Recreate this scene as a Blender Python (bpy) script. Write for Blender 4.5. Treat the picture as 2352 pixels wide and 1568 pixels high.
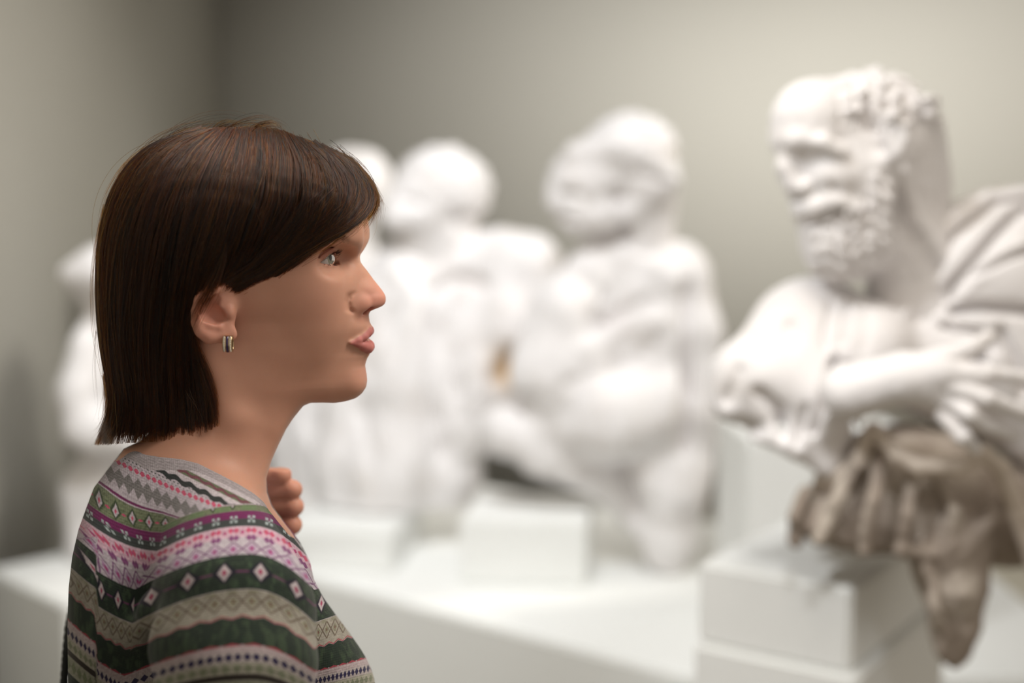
import bpy, math, random
import numpy as np
import openvdb
from mathutils import Vector

for o in list(bpy.data.objects):
    bpy.data.objects.remove(o)
scene = bpy.context.scene
COL = scene.collection
rng = np.random.default_rng(7)

# ------------------------------------------------------------------ camera
W_PX, H_PX, FPX = 2352, 1568, 3100.0
CAM = np.array([0.0, 0.0, 1.60]); PITCH = math.radians(6.7)
cam_d = bpy.data.cameras.new('camera'); cam = bpy.data.objects.new('camera', cam_d); COL.objects.link(cam)
cam_d.sensor_width = 36.0; cam_d.lens = 36.0 * FPX / W_PX
cam.location = CAM; cam.rotation_euler = (math.pi / 2 - PITCH, 0, 0)
cam_d.clip_start = 0.05
cam_d.dof.use_dof = True; cam_d.dof.focus_distance = 1.085; cam_d.dof.aperture_fstop = 1.95
scene.camera = cam

# ------------------------------------------------------------------ world, lights, exposure
world = bpy.data.worlds.new('world'); scene.world = world; world.use_nodes = True
world.node_tree.nodes['Background'].inputs[0].default_value = (1.0, 0.90, 0.78, 1)
world.node_tree.nodes['Background'].inputs[1].default_value = 0.46
scene.view_settings.view_transform = 'Standard'; scene.view_settings.look = 'None'
scene.view_settings.gamma = 1.0; scene.view_settings.exposure = 0.0
scene.view_settings.use_curve_mapping = False

def spot(name, loc, target, power, angle, blend=0.6, radius=0.12, color=(0.975, 0.985, 1.0)):
    d = bpy.data.lights.new(name, 'SPOT'); d.energy = power; d.spot_size = math.radians(angle); d.spot_blend = blend
    d.shadow_soft_size = radius; d.color = color
    o = bpy.data.objects.new(name, d); COL.objects.link(o); o.location = loc
    o.rotation_euler = (Vector(target) - Vector(loc)).to_track_quat('-Z', 'Y').to_euler()
    return o
def area(name, loc, target, power, sx, sy, color=(1, 0.97, 0.92)):
    d = bpy.data.lights.new(name, 'AREA'); d.energy = power; d.shape = 'RECTANGLE'; d.size = sx; d.size_y = sy; d.color = color
    o = bpy.data.objects.new(name, d); COL.objects.link(o); o.location = loc
    o.rotation_euler = (Vector(target) - Vector(loc)).to_track_quat('-Z', 'Y').to_euler()
    return o
spot('spotlight', (-1.0, 1.25, 3.0), (0.50, 2.05, 1.25), 112, 40, 0.8, 0.10)
spot('spotlight', (0.15, 0.1, 3.5), (0.36, 2.00, 0.84), 90, 16, 0.8, 0.12)
spot('spotlight', (-0.1, 1.75, 3.4), (0.15, 3.7, 1.0), 205, 66, 0.9, 0.16)
spot('spotlight', (-0.7, 2.0, 3.7), (-0.9, 3.5, 0.9), 150, 52, 0.9, 0.14)
spot('spotlight', (0.5, 3.9, 3.8), (0.4, 6.85, 0.2), 360, 88, 1.0, 0.2, (1, .975, .93))
spot('spotlight', (2.2, 3.9, 3.8), (2.3, 6.85, 0.4), 400, 88, 1.0, 0.2, (1, .975, .93))
spot('spotlight', (3.4, 3.9, 3.5), (-1.45, 4.0, 0.75), 330, 46, 1.0, 0.2, (1, .95, .86))  # unseen spot added at the far right to even out the left wall
area('unseen_panel', (0.05, 1.3, 3.1), (-0.22, 1.12, 1.5), 22, 0.9, 0.9, (1, .91, .80))
area('unseen_panel', (0.9, 0.9, 2.7), (-0.12, 1.1, 1.5), 5.0, 0.8, 0.8, (1, .92, .83)).data.spread = math.radians(80)  # unseen soft fill added to light her face from the right

# ------------------------------------------------------------------ projection helpers (photo measurement -> metres)
cp, sp = math.cos(PITCH), math.sin(PITCH)
def at(px, py, Y):
    px = np.asarray(px, float); py = np.asarray(py, float); Y = np.asarray(Y, float)
    dx = (px - W_PX / 2) / FPX; dv = -(py - H_PX / 2) / FPX
    dy = cp + dv * sp; dz = -sp + dv * cp
    t = Y / dy
    return np.stack(np.broadcast_arrays(dx * t, Y, CAM[2] + dz * t), -1)
def proj(P):
    x = P[..., 0]; y = P[..., 1]; z = P[..., 2] - CAM[2]
    d = y * cp - z * sp; v = y * sp + z * cp
    return W_PX / 2 + FPX * x / d, H_PX / 2 - FPX * v / d
def on_height(px, py, z):
    a = at(px, py, 1.0); t = (z - CAM[2]) / (a[2] - CAM[2]); return CAM + (a - CAM) * t

# ------------------------------------------------------------------ object helpers
def link(name, data, parent=None, **props):
    o = bpy.data.objects.new(name, data); COL.objects.link(o)
    if parent is not None: o.parent = parent
    for k, v in props.items(): o[k] = v
    return o
def thing(name, label, cat, loc, group=None):
    o = link(name, None, label=label, category=cat); o.location = loc; o.empty_display_size = 0.1
    if group: o['group'] = group
    bpy.context.view_layer.update()
    return o
def put(name, me, mat, parent=None, **props):
    me.materials.clear(); me.materials.append(mat)
    o = link(name, me, parent, **props)
    if parent is not None:                       # vertices are in world coordinates; the thing's empty stands at its base
        L = parent; off = Vector((0, 0, 0))
        while L is not None: off += L.location; L = L.parent
        o.location = -off
    return o
def mesh_np(name, V, F, smooth=True):
    me = bpy.data.meshes.new(name)
    V = np.asarray(V, np.float32)
    Fl = [np.asarray(f, np.int32) for f in (F if isinstance(F, (list, tuple)) else [F]) if len(f)]
    nl = sum(f.size for f in Fl); nf = sum(len(f) for f in Fl)
    me.vertices.add(len(V)); me.vertices.foreach_set('co', V.ravel())
    me.loops.add(nl); me.loops.foreach_set('vertex_index', np.concatenate([f.ravel() for f in Fl]))
    me.polygons.add(nf)
    tot = np.concatenate([np.full(len(f), f.shape[1], np.int32) for f in Fl])
    me.polygons.foreach_set('loop_start', np.concatenate([[0], np.cumsum(tot)[:-1]]).astype(np.int32))
    me.update(calc_edges=True); me.validate()
    if smooth: me.polygons.foreach_set('use_smooth', np.ones(len(me.polygons), bool))
    return me
def attr(me, name, a):
    at_ = me.attributes.new(name, 'FLOAT', 'POINT'); at_.data.foreach_set('value', np.asarray(a, np.float32).ravel())

# ------------------------------------------------------------------ distance-field modelling kit
f32 = np.float32
def ell(p, c, r, rot=None):
    q = p - np.asarray(c, f32)
    if rot is not None: q = q @ np.asarray(rot, f32)
    r = np.asarray(r, f32)
    a = q / r; k0 = np.sqrt((a * a).sum(-1)) + 1e-9
    b = a / r; k1 = np.sqrt((b * b).sum(-1)) + 1e-9
    return k0 * (k0 - 1) / k1
def seg(p, a, b, ra, rb):
    a = np.asarray(a, f32); b = np.asarray(b, f32); ba = b - a; pa = p - a
    h = np.clip(pa @ ba / max(float(ba @ ba), 1e-12), 0, 1)
    return np.sqrt(((pa - h[:, None] * ba) ** 2).sum(-1)) - (ra + (rb - ra) * h)
def su(a, b, k):
    h = np.maximum(k - np.abs(a - b), 0) / k
    return np.minimum(a, b) - h * h * k * 0.25
def ss(a, b, k): return -su(-a, b, k)
def si(a, b, k): return -su(-a, -b, k)
def chain(p, pts, rads, k=None):
    d = None
    for i in range(len(pts) - 1):
        s = seg(p, pts[i], pts[i + 1], rads[i], rads[i + 1])
        d = s if d is None else (np.minimum(d, s) if k is None else su(d, s, k))
    return d
def rotm(ax, deg):
    c, s = math.cos(math.radians(deg)), math.sin(math.radians(deg))
    return {'x': np.array([[1, 0, 0], [0, c, -s], [0, s, c]]), 'y': np.array([[c, 0, s], [0, 1, 0], [-s, 0, c]]),
            'z': np.array([[c, -s, 0], [s, c, 0], [0, 0, 1]])}[ax].astype(f32)
def smoothstep(a, b, x):
    t = np.clip((x - a) / (b - a), 0, 1); return t * t * (3 - 2 * t)
def poly(name, f, lo, hi, h, slack=1.35, raw=False):
    lo = np.asarray(lo, float); hi = np.asarray(hi, float); B = 8
    nb = np.ceil((hi - lo) / (h * B)).astype(int); n = nb * B
    c = [lo[i] + (np.arange(nb[i]) * B + (B - 1) / 2) * h for i in range(3)]
    G = np.stack(np.meshgrid(*c, indexing='ij'), -1).reshape(-1, 3).astype(f32)
    D = np.concatenate([f(G[i:i + 400000]) for i in range(0, len(G), 400000)])
    rad = h * B * math.sqrt(3) / 2 * slack
    A = np.where(np.sign(D) >= 0, 1.0, -1.0).astype(f32).reshape(nb)
    arr = np.repeat(np.repeat(np.repeat(A, B, 0), B, 1), B, 2) * h * 4
    act = np.nonzero(np.abs(D) < rad)[0]
    bi = np.stack(np.unravel_index(act, nb), -1)
    oo = np.stack(np.meshgrid(*[np.arange(B)] * 3, indexing='ij'), -1).reshape(-1, 3)
    for i in range(0, len(bi), 2000):
        idx = (bi[i:i + 2000, None, :] * B + oo[None]).reshape(-1, 3)
        P = (idx * h + lo).astype(f32)
        arr[idx[:, 0], idx[:, 1], idx[:, 2]] = f(P)
    arr[0] = arr[-1] = h; arr[:, 0] = arr[:, -1] = h; arr[:, :, 0] = arr[:, :, -1] = h
    np.clip(arr, -4 * h, 4 * h, out=arr)
    g = openvdb.FloatGrid(4 * h); g.copyFromArray(arr)
    pts, tris, quads = g.convertToPolygons(isovalue=0.0, adaptivity=0.0)
    V = pts * h + lo
    if raw: return V, tris[:, ::-1], quads[:, ::-1]
    return mesh_np(name, V, [tris[:, ::-1], quads[:, ::-1]])
def vnoise(p, s, seed=0):
    q = p * s + seed * 17.3
    return (np.sin(q[:, 0] * 1.7 + 1.3 * np.sin(q[:, 1] * 1.1 + q[:, 2] * .7)) * np.sin(q[:, 1] * 1.9 + 1.1 * np.sin(q[:, 2] * 1.3)) *
            np.sin(q[:, 2] * 1.5 + 1.7 * np.sin(q[:, 0] * .9)))

# ------------------------------------------------------------------ node helpers
class N:
    def __init__(s, nt, v): s.nt = nt; s.v = v
    def _m(s, op, *o):
        n = s.nt.nodes.new('ShaderNodeMath'); n.operation = op
        for i, a in enumerate((s,) + o):
            a = a.v if isinstance(a, N) else a
            if isinstance(a, (int, float)): n.inputs[i].default_value = a
            else: s.nt.links.new(a, n.inputs[i])
        return N(s.nt, n.outputs[0])
    def __add__(s, o): return s._m('ADD', o)
    def __sub__(s, o): return s._m('SUBTRACT', o)
    def __mul__(s, o): return s._m('MULTIPLY', o)
    def __truediv__(s, o): return s._m('DIVIDE', o)
    def abs(s): return s._m('ABSOLUTE')
    def fract(s): return s._m('FRACT')
    def floor(s): return s._m('FLOOR')
    def sin(s): return s._m('SINE')
    def max(s, o): return s._m('MAXIMUM', o)
    def min(s, o): return s._m('MINIMUM', o)
    def step(s, a, b):
        n = s.nt.nodes.new('ShaderNodeMapRange'); n.interpolation_type = 'SMOOTHSTEP'
        s.nt.links.new(s.v, n.inputs[0]); n.inputs[1].default_value = min(a, b); n.inputs[2].default_value = max(a, b)
        n.inputs[3].default_value = 0 if a < b else 1; n.inputs[4].default_value = 1 if a < b else 0
        return N(s.nt, n.outputs[0])
    def band(s, a, b, e=1.0): return s.step(a - e, a + e) * s.step(b + e, b - e)
def mixc(nt, fac, a, b):
    n = nt.nodes.new('ShaderNodeMix'); n.data_type = 'RGBA'
    nt.links.new(fac.v, n.inputs[0])
    for i, c in ((6, a), (7, b)):
        if isinstance(c, tuple): n.inputs[i].default_value = (*c, 1)
        else: nt.links.new(c, n.inputs[i])
    return n.outputs[2]
def newmat(name, color=(.8, .8, .8), rough=.6, spec=.5):
    m = bpy.data.materials.new(name); m.use_nodes = True
    b = m.node_tree.nodes['Principled BSDF']
    b.inputs['Base Color'].default_value = (*color, 1); b.inputs['Roughness'].default_value = rough
    b.inputs['Specular IOR Level'].default_value = spec
    return m, m.node_tree, b
def noise(nt, scale, detail=4, rough=.55, coord='Object', stretch=None):
    tc = nt.nodes.new('ShaderNodeTexCoord'); n = nt.nodes.new('ShaderNodeTexNoise')
    n.inputs['Scale'].default_value = scale; n.inputs['Detail'].default_value = detail; n.inputs['Roughness'].default_value = rough
    src = tc.outputs[coord]
    if stretch:
        mp = nt.nodes.new('ShaderNodeMapping'); mp.inputs['Scale'].default_value = stretch
        nt.links.new(src, mp.inputs[0]); src = mp.outputs[0]
    nt.links.new(src, n.inputs['Vector'])
    return N(nt, n.outputs['Fac'])
def bump(nt, b, h, strength, dist):
    n = nt.nodes.new('ShaderNodeBump'); n.inputs['Strength'].default_value = strength; n.inputs['Distance'].default_value = dist
    nt.links.new(h.v, n.inputs['Height']); nt.links.new(n.outputs[0], b.inputs['Normal'])
def attrn(nt, name):
    n = nt.nodes.new('ShaderNodeAttribute'); n.attribute_name = name; return N(nt, n.outputs['Fac'])

# ------------------------------------------------------------------ plain materials
def wallmat(name, c1, c2):
    m, nt, b = newmat(name, c1, .85, .2)
    nt.links.new(mixc(nt, noise(nt, 1.4, 3), c1, c2), b.inputs['Base Color'])
    bump(nt, b, noise(nt, 180, 3), .06, .001); return m
m_wall = wallmat('wall_paint', (.67, .655, .60), (.69, .675, .62))
m_floor = wallmat('floor_coating', (.40, .37, .30), (.44, .41, .34))
m_ceil = wallmat('ceiling_paint', (.6, .59, .55), (.62, .61, .57))
m_plinth = wallmat('plinth_paint', (.83, .84, .82), (.86, .87, .85))

def stone(name, c1, c2, c3, amt=.5):
    m, nt, b = newmat(name, c1, .75, .3)
    a = noise(nt, 9, 6, .6).step(.45, .72) * amt
    col = mixc(nt, a, c1, c2)
    a2 = noise(nt, 3.2, 5, .6).step(.60, .74) * (amt * .9)
    col = mixc(nt, a2, col, c3)
    col = mixc(nt, attrn(nt, 'stain'), col, (.52, .33, .14))
    nt.links.new(col, b.inputs['Base Color'])
    bump(nt, b, noise(nt, 60, 6, .65), .35, .004); return m
m_stone = stone('pale_terracotta', (.86, .84, .84), (.74, .69, .66), (.66, .52, .36), .45)
m_stone_b = stone('bust_terracotta', (.87, .85, .85), (.78, .74, .72), (.72, .64, .55), .4)
m_rough = stone('rough_shaded_terracotta', (.33, .275, .23), (.56, .50, .43), (.15, .12, .095), .95)  # raw brown terracotta, with the shade under the hand put into the colour

# ------------------------------------------------------------------ the room
def box_mesh(name, lo, hi):
    (x0, y0, z0), (x1, y1, z1) = lo, hi
    V = [(x0, y0, z0), (x1, y0, z0), (x1, y1, z0), (x0, y1, z0), (x0, y0, z1), (x1, y0, z1), (x1, y1, z1), (x0, y1, z1)]
    F = [(3, 2, 1, 0), (4, 5, 6, 7), (0, 1, 5, 4), (1, 2, 6, 5), (2, 3, 7, 6), (3, 0, 4, 7)]
    return mesh_np(name, V, np.array(F), smooth=False)
XL, YB = -1.45, 6.85
put('floor', box_mesh('floor', (XL - .1, -2.5, -.1), (5.0, YB + .1, 0)), m_floor, kind='structure')
put('wall_back', box_mesh('wall_back', (XL - .1, YB, 0), (5.0, YB + .1, 3.9)), m_wall, kind='structure')
put('wall_left', box_mesh('wall_left', (XL - .1, -2.5, 0), (XL, YB, 3.9)), m_wall, kind='structure')
put('ceiling', box_mesh('ceiling', (XL - .1, .2, 3.9), (5.0, YB + .1, 4.0)), m_ceil, kind='structure')

def prism(name, corners, z0, z1, bev=.006):
    """upright block from the four corners of its top (counter-clockwise from above), edges eased"""
    import bmesh
    bm = bmesh.new()
    lo = [bm.verts.new((c[0], c[1], z0)) for c in corners]; hi = [bm.verts.new((c[0], c[1], z1)) for c in corners]
    n = len(corners)
    bm.faces.new(hi); bm.faces.new(lo[::-1])
    for i in range(n): bm.faces.new((lo[i], lo[(i + 1) % n], hi[(i + 1) % n], hi[i]))
    bmesh.ops.recalc_face_normals(bm, faces=bm.faces)
    bmesh.ops.bevel(bm, geom=list(bm.edges), offset=bev, segments=2, affect='EDGES')
    me = bpy.data.meshes.new(name); bm.to_mesh(me); bm.free(); return me

# ================================================================== PLINTHS
def gpt(px_, py_, z): q_ = on_height(px_, py_, z); return np.array([q_[0], q_[1]])
def block(label, front_left, front_right, depth, z0, z1, name='plinth', group=None):
    a, b = np.array(front_left, float), np.array(front_right, float); u = (b - a) / np.linalg.norm(b - a); n = np.array([-u[1], u[0]])
    if n[1] < 0: n = -n
    c = [a, b, b + n * depth, a + n * depth]; m = sum(c) / 4
    t = thing(name, label, 'plinth', (float(m[0]), float(m[1]), float(z0)), group)
    put('body', prism('body', c, z0, z1), m_plinth, t)
    return c, u, n
# long low platform carrying the row of figures
ZP = .55
a, b = gpt(1000, 1404, ZP), gpt(1600, 1563, ZP); u = (b - a) / np.linalg.norm(b - a)
n_ = np.array([-u[1], u[0]]); a = a - u * 1.12
t = thing('platform', 'long low white platform under the row of seated figures', 'plinth', (float(a[0] + .9), float(a[1] - .1), 0))
put('body', prism('body', [a, b, (1.3, 2.78), (1.3, 3.8), b - u * .9 + n_ * 1.15, a + n_ * 1.15], 0, ZP), m_plinth, t)
# nearer block with a step below it, for the bearded figure
ZA = .985
A, B = gpt(1604, 1290, ZA), gpt(1957, 1352, ZA); ub = (B - A) / np.linalg.norm(B - A)
ZS = .850
c2, ub, nb_ = block('lower white step that the bearded figure\'s square block stands on', A - ub * .008 + np.array([0, -.010]), B + ub * .008 + np.array([0, -.010]),   .45, 0, ZS, 'plinth_step')
c1, ub, nb_ = block('square white block directly beneath the bearded figure', A, B, .42, ZS, ZA, 'plinth')
# block under the middle figure
ZM = .72
a, b = gpt(1055, 1195, ZM), gpt(1345, 1205, ZM)
block('white block on the platform beneath the middle seated figure', a, b, .34, ZP, ZM)
# taller pale block behind the bearded figure
t = thing('plinth', 'pale upright block behind the bearded figure, partly hidden by its cloak', 'plinth', (.74, 3.15, ZP))
put('body', prism('body', [(.535, 3.0), (.95, 2.97), (.93, 3.33), (.517, 3.35)], ZP, 1.02), m_plinth, t)
# low plinth at the left, behind the woman
a, b = gpt(-30, 1306, .60), gpt(150, 1392, .60)
block('low white plinth left of the woman with its corner toward her back', a, b, .55, 0, .60)
# blocks under the two other figures
a, b = gpt(640, 1215, .66), gpt(900, 1225, .66)
block('white block on the platform under the leaning figure behind her chin', a, b, .55, ZP, .66)

# ================================================================== FIGURES
def fig(Y0):
    k = Y0 / FPX
    P = lambda x, y, o=0.0: at(x, y, Y0 + o)
    return P, k
def E(p, P, k, x, y, o, rx, ry, rd, rot=None):
    return ell(p, P(x, y, o), (rx * k, rd * k, ry * k), rot)
def TU(p, P, k, pts, k_=None):
    return chain(p, [P(a[0], a[1], a[2]) for a in pts], [a[3] * k for a in pts], None if k_ is None else k_ * k)
def box_of(P, k, x0, y0, x1, y1, near, far):
    a = P(x0, y1, near); b = P(x1, y0, near); c = P(x0, y1, far); d = P(x1, y0, far)
    M = np.stack([a, b, c, d, P(x0, y0, far), P(x1, y1, near)]); return M.min(0), M.max(0)

def F2(uv, pts, w, a):
    """a fold: signed height a (metres) along a path, w wide"""
    best = np.full(len(uv), 1e9)
    for i in range(len(pts) - 1):
        A_ = np.array(pts[i], float); B_ = np.array(pts[i + 1], float); ab = B_ - A_; q_ = uv - A_
        h = np.clip(q_ @ ab / (ab @ ab), 0, 1); best = np.minimum(best, ((q_ - h[:, None] * ab) ** 2).sum(1))
    return (a * np.exp(-best / (w * w))).astype(f32)
def folds(p, L, Ymid):
    uv = np.stack(proj(p.astype(float)), -1); o = np.zeros(len(p), f32)
    for pts, w, a in L: o += F2(uv, pts, w, a)
    return o * smoothstep(Ymid + .10, Ymid, p[:, 1]).astype(f32)
def curly(p, f, seed=0):
    q_ = p * f + .9 * np.sin(p[:, [1, 2, 0]] * f * .7 + seed)
    return (np.abs(np.sin(q_[:, 0])) * np.abs(np.sin(q_[:, 2])) + .5 * np.abs(np.sin(q_[:, 1] * 1.3 + q_[:, 0] * .5)) - .8).astype(f32)
# ---- bearded figure, leaning forward with his hand out
PB, kb = fig(2.05)
def b_head(p):
    p = p + .0012 * vnoise(p, 70)[:, None]
    d = E(p, PB, kb, 1985, 305, .03, 150, 138, 125)
    d = su(d, E(p, PB, kb, 2070, 360, .05, 102, 122, 112), .04)
    d = su(d, E(p, PB, kb, 1862, 285, .0, 92, 100, 96), .04)      # forehead
    d = su(d, E(p, PB, kb, 1905, 420, .005, 98, 110, 92), .035)      # face
    d = su(d, E(p, PB, kb, 1965, 410, .0, 80, 100, 95), .03)
    d = su(d, TU(p, PB, kb, [(1790, 322, -.005, 20), (1830, 322, -.045, 20), (1890, 330, -.066, 17), (1930, 350, -.066, 14)], 14), .014)   # brow
    d = ss(d, E(p, PB, kb, 1860, 352, -.074, 38, 16, 26, rotm('y', 12)), .008)
    d = su(d, E(p, PB, kb, 1872, 356, -.040, 24, 15, 22), .005)    # eyeball
    d = su(d, TU(p, PB, kb, [(1802, 335, -.015, 17), (1806, 385, -.025, 22), (1822, 424, -.030, 24)], 10), .014)
    d = su(d, E(p, PB, kb, 1848, 430, -.045, 17, 15, 14), .006)
    d = su(d, E(p, PB, kb, 1915, 408, -.056, 40, 30, 24), .02)
    d = ss(d, TU(p, PB, kb, [(1862, 440, -.072, 4), (1895, 452, -.084, 4), (1920, 470, -.088, 3)]), .008)
    # moustache and mouth
    d = su(d, E(p, PB, kb, 1905, 545, -.005, 66, 92, 78), .03)
    d = su(d, TU(p, PB, kb, [(1838, 484, -.018, 18), (1872, 476, -.048, 18), (1920, 464, -.062, 17), (1965, 480, -.062, 12)], 8), .016)
    d = ss(d, TU(p, PB, kb, [(1845, 516, -.04, 6), (1885, 502, -.080, 7), (1932, 482, -.094, 6)]), .007)
    # beard bulk and side whiskers
    d = su(d, E(p, PB, kb, 1958, 545, .0, 88, 100, 84), .03)
    d = su(d, TU(p, PB, kb, [(2020, 380, -.050, 22), (2022, 450, -.048, 28), (2005, 540, -.035, 36)], 14), .018)
    # ear
    ear = TU(p, PB, kb, [(2024, 290, -.068, 9), (2046, 266, -.078, 9), (2074, 280, -.082, 9), (2080, 318, -.080, 9), (2064, 350, -.074, 12), (2040, 368, -.066, 14)], 8)
    d = su(d, ear, .005); d = su(d, E(p, PB, kb, 2056, 320, -.070, 22, 42, 14), .006); d = ss(d, E(p, PB, kb, 2048, 312, -.088, 15, 26, 12), .005)
    # curls and beard locks
    for (x, y, o, r) in CURL:
        d = su(d, np.sqrt((((p - PB(x, y, o).astype(f32)) ** 2).sum(1))) - r * kb, .0035)
    for (x, y, r) in ((1985, 285, 13), (2000, 262, 11), (2008, 300, 12), (1952, 262, 9), (2016, 232, 9), (1965, 210, 8), (2085, 262, 10), (1930, 275, 10)):
        d = ss(d, E(p, PB, kb, x, y, -.078, r, r, 30), .006)
    uv = np.stack(proj(p.astype(float)), -1)
    m1 = smoothstep(1.0, .8, np.sqrt(((uv[:, 0] - 1955) / 108) ** 2 + ((uv[:, 1] - 565) / 118) ** 2)) * smoothstep(500, 525, uv[:, 1] + .45 * (uv[:, 0] - 1890))
    m2 = smoothstep(34, 24, np.sqrt((uv[:, 0] - 2022) ** 2)) * smoothstep(390, 410, uv[:, 1]) * smoothstep(600, 560, uv[:, 1])
    m3 = smoothstep(1905, 1950, uv[:, 0]) * smoothstep(300, 270, uv[:, 1]) * smoothstep(2200, 2150, uv[:, 0])
    d = d - .0095 * curly(p, 150) * np.maximum(m1, m2).astype(f32) - .010 * curly(p, 130, 2) * m3.astype(f32)
    d = d + folds(p, [([(1862, 512), (1888, 502), (1935, 480)], 6, .010), ([(1905, 420), (1925, 445)], 7, .005), ([(1985, 285), (2010, 300)], 9, .014), ([(1998, 262), (1985, 240)], 7, .010), ([(1945, 262), (1965, 268)], 6, .008)], PB(1950, 400)[1])
    # neck
    d = su(d, TU(p, PB, kb, [(2085, 440, .045, 96), (2080, 560, .05, 100), (2120, 720, .07, 130)], 30), .03)
    d = su(d, TU(p, PB, kb, [(2075, 400, -.040, 13), (2105, 500, -.030, 13), (2165, 590, -.015, 15)], 8), .014)
    return d
CURL = []
r2 = np.random.default_rng(3)
def skull_o(x, y, ex=0.0):
    w = 1 - ((x - 1985) / 150) ** 2 - ((y - 305) / 138) ** 2; return .03 - 125 * kb * math.sqrt(max(w, 0)) - ex
for i in range(120):                                   # hair over the near side of the skull, from the temple back
    x = r2.uniform(1915, 2125); lo_y = 305 - 138 * math.sqrt(max(0, 1 - ((x - 1985) / 150) ** 2)) + 2; y = lo_y + r2.uniform(0, 1) * min(105, 285 - lo_y)
    CURL.append((x, y, skull_o(x, y, .004), r2.uniform(9, 17)))
for i in range(24): CURL.append((r2.uniform(2090, 2158), r2.uniform(228, 282), r2.uniform(-.04, .03), r2.uniform(12, 17)))
bust = thing('bearded_statue', 'pale terracotta statue of a bearded, curly haired man leaning forward with one hand out', 'statue', tuple(float(v) for v in (*PB(1990, 1270, .05)[:2], ZA)))
lo, hi = box_of(PB, kb, 1720, 130, 2260, 760, -.13, .20); put('head', poly('head', b_head, lo, hi, .0028), m_stone_b, bust)

CLF = [([(2126, 657), (2185, 545), (2285, 468), (2420, 445)], 10, .018), ([(2149, 698), (2226, 610), (2285, 539), (2340, 485), (2440, 470)], 13, .034), ([(2185, 686), (2238, 633), (2326, 586), (2440, 560)], 9, .020),
    ([(2190, 712), (2260, 706), (2352, 714), (2460, 740)], 11, .030), ([(2167, 751), (2243, 763), (2285, 800)], 9, .018), ([(2232, 816), (2250, 822)], 16, .040), ([(2300, 760), (2330, 820), (2352, 900)], 12, .016),
    ([(2112, 560), (2096, 640), (2084, 715)], 12, -.010), ([(2150, 560), (2180, 500), (2260, 448)], 16, -.008), ([(2200, 670), (2290, 600), (2352, 560)], 14, -.008), ([(2140, 480), (2200, 440)], 14, .004),
    ([(1908, 700), (1894, 769), (1900, 800)], 9, .008), ([(1945, 700), (1937, 787)], 8, .007), ([(1917, 825), (1898, 890), (1868, 990)], 9, .020), ([(1942, 838), (1944, 915), (1962, 985)], 8, .016),
    ([(1928, 860), (1905, 960)], 10, -.008), ([(1813, 755), (1818, 775)], 16, .012), ([(1740, 900), (1790, 940), (1800, 1000)], 12, .014), ([(1700, 850), (1670, 920)], 14, .008), ([(1850, 940), (1830, 1020)], 10, .010), ([(1990, 720), (1985, 800)], 14, .005)]
def b_cloak(p):
    p = p + .0016 * vnoise(p, 30, 2)[:, None]
    d = E(p, PB, kb, 2330, 648, .05, 255, 228, 205)
    d = su(d, E(p, PB, kb, 2330, 830, .04, 265, 190, 190), .04)
    d = su(d, TU(p, PB, kb, [(2420, 760, .02, 170), (2440, 950, .0, 150)], 60), .04)
    d = su(d, E(p, PB, kb, 1868, 790, .07, 162, 162, 150), .05)
    d = su(d, E(p, PB, kb, 1995, 800, .01, 112, 112, 115), .03)
    d = su(d, E(p, PB, kb, 1785, 868, .02, 158, 118, 130), .04)
    d = su(d, E(p, PB, kb, 1888, 940, -.015, 92, 108, 105), .03)
    d = su(d, E(p, PB, kb, 2130, 830, .05, 150, 120, 130), .04)
    d = su(d, TU(p, PB, kb, [(1668, 930, .0, 28), (1730, 980, -.03, 30), (1830, 1022, -.05, 30), (1900, 1068, -.05, 26), (1950, 1078, -.04, 20)], 16), .03)
    d = ss(d, TU(p, PB, kb, [(2068, 510, .0, 58), (2050, 610, -.04, 62), (2030, 668, -.08, 20)], 20), .012)
    d = ss(d, E(p, PB, kb, 1698, 988, -.05, 55, 24, 60), .02)
    return (d + folds(p, CLF, PB(2000, 700)[1])) * .8
lo, hi = box_of(PB, kb, 1590, 380, 2640, 1160, -.26, .42); put('cloak', poly('cloak', b_cloak, lo, hi, .0034), m_stone_b, bust)

def b_hand(p):
    d = TU(p, PB, kb, [(1950, 900, -.12, 62), (2080, 868, -.16, 54), (2150, 858, -.175, 44)], 20)
    d = su(d, TU(p, PB, kb, [(2150, 850, -.178, 30), (2250, 862, -.20, 24)], 10), .02)
    d = su(d, TU(p, PB, kb, [(2140, 900, -.17, 34), (2215, 935, -.19, 24)], 10), .02)
    for a in ([(2140, 830, -.178, 26), (2230, 800, -.185, 19), (2270, 775, -.18, 15)],
              [(2190, 862, -.19, 22), (2270, 858, -.205, 18), (2352, 868, -.20, 16), (2430, 880, -.19, 14)],
              [(2195, 890, -.195, 21), (2268, 915, -.215, 18), (2345, 945, -.205, 16), (2415, 970, -.19, 14)],
              [(2190, 925, -.19, 20), (2228, 952, -.215, 18), (2262, 976, -.200, 15), (2330, 1000, -.18, 12)],
              [(2165, 950, -.18, 19), (2212, 1002, -.205, 18), (2240, 1030, -.18, 13)]):
        d = su(d, TU(p, PB, kb, a, 5), .005)
    for a in ([(2070, 905, -.205, 6), (2190, 915, -.215, 5)], [(2060, 935, -.19, 6), (2180, 950, -.205, 5)]): d = ss(d, TU(p, PB, kb, a), .010)
    return d + .0006 * vnoise(p, 120)
lo, hi = box_of(PB, kb, 1870, 740, 2470, 1070, -.26, -.04); put('hand', poly('hand', b_hand, lo, hi, .0024), m_stone_b, bust)

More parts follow.
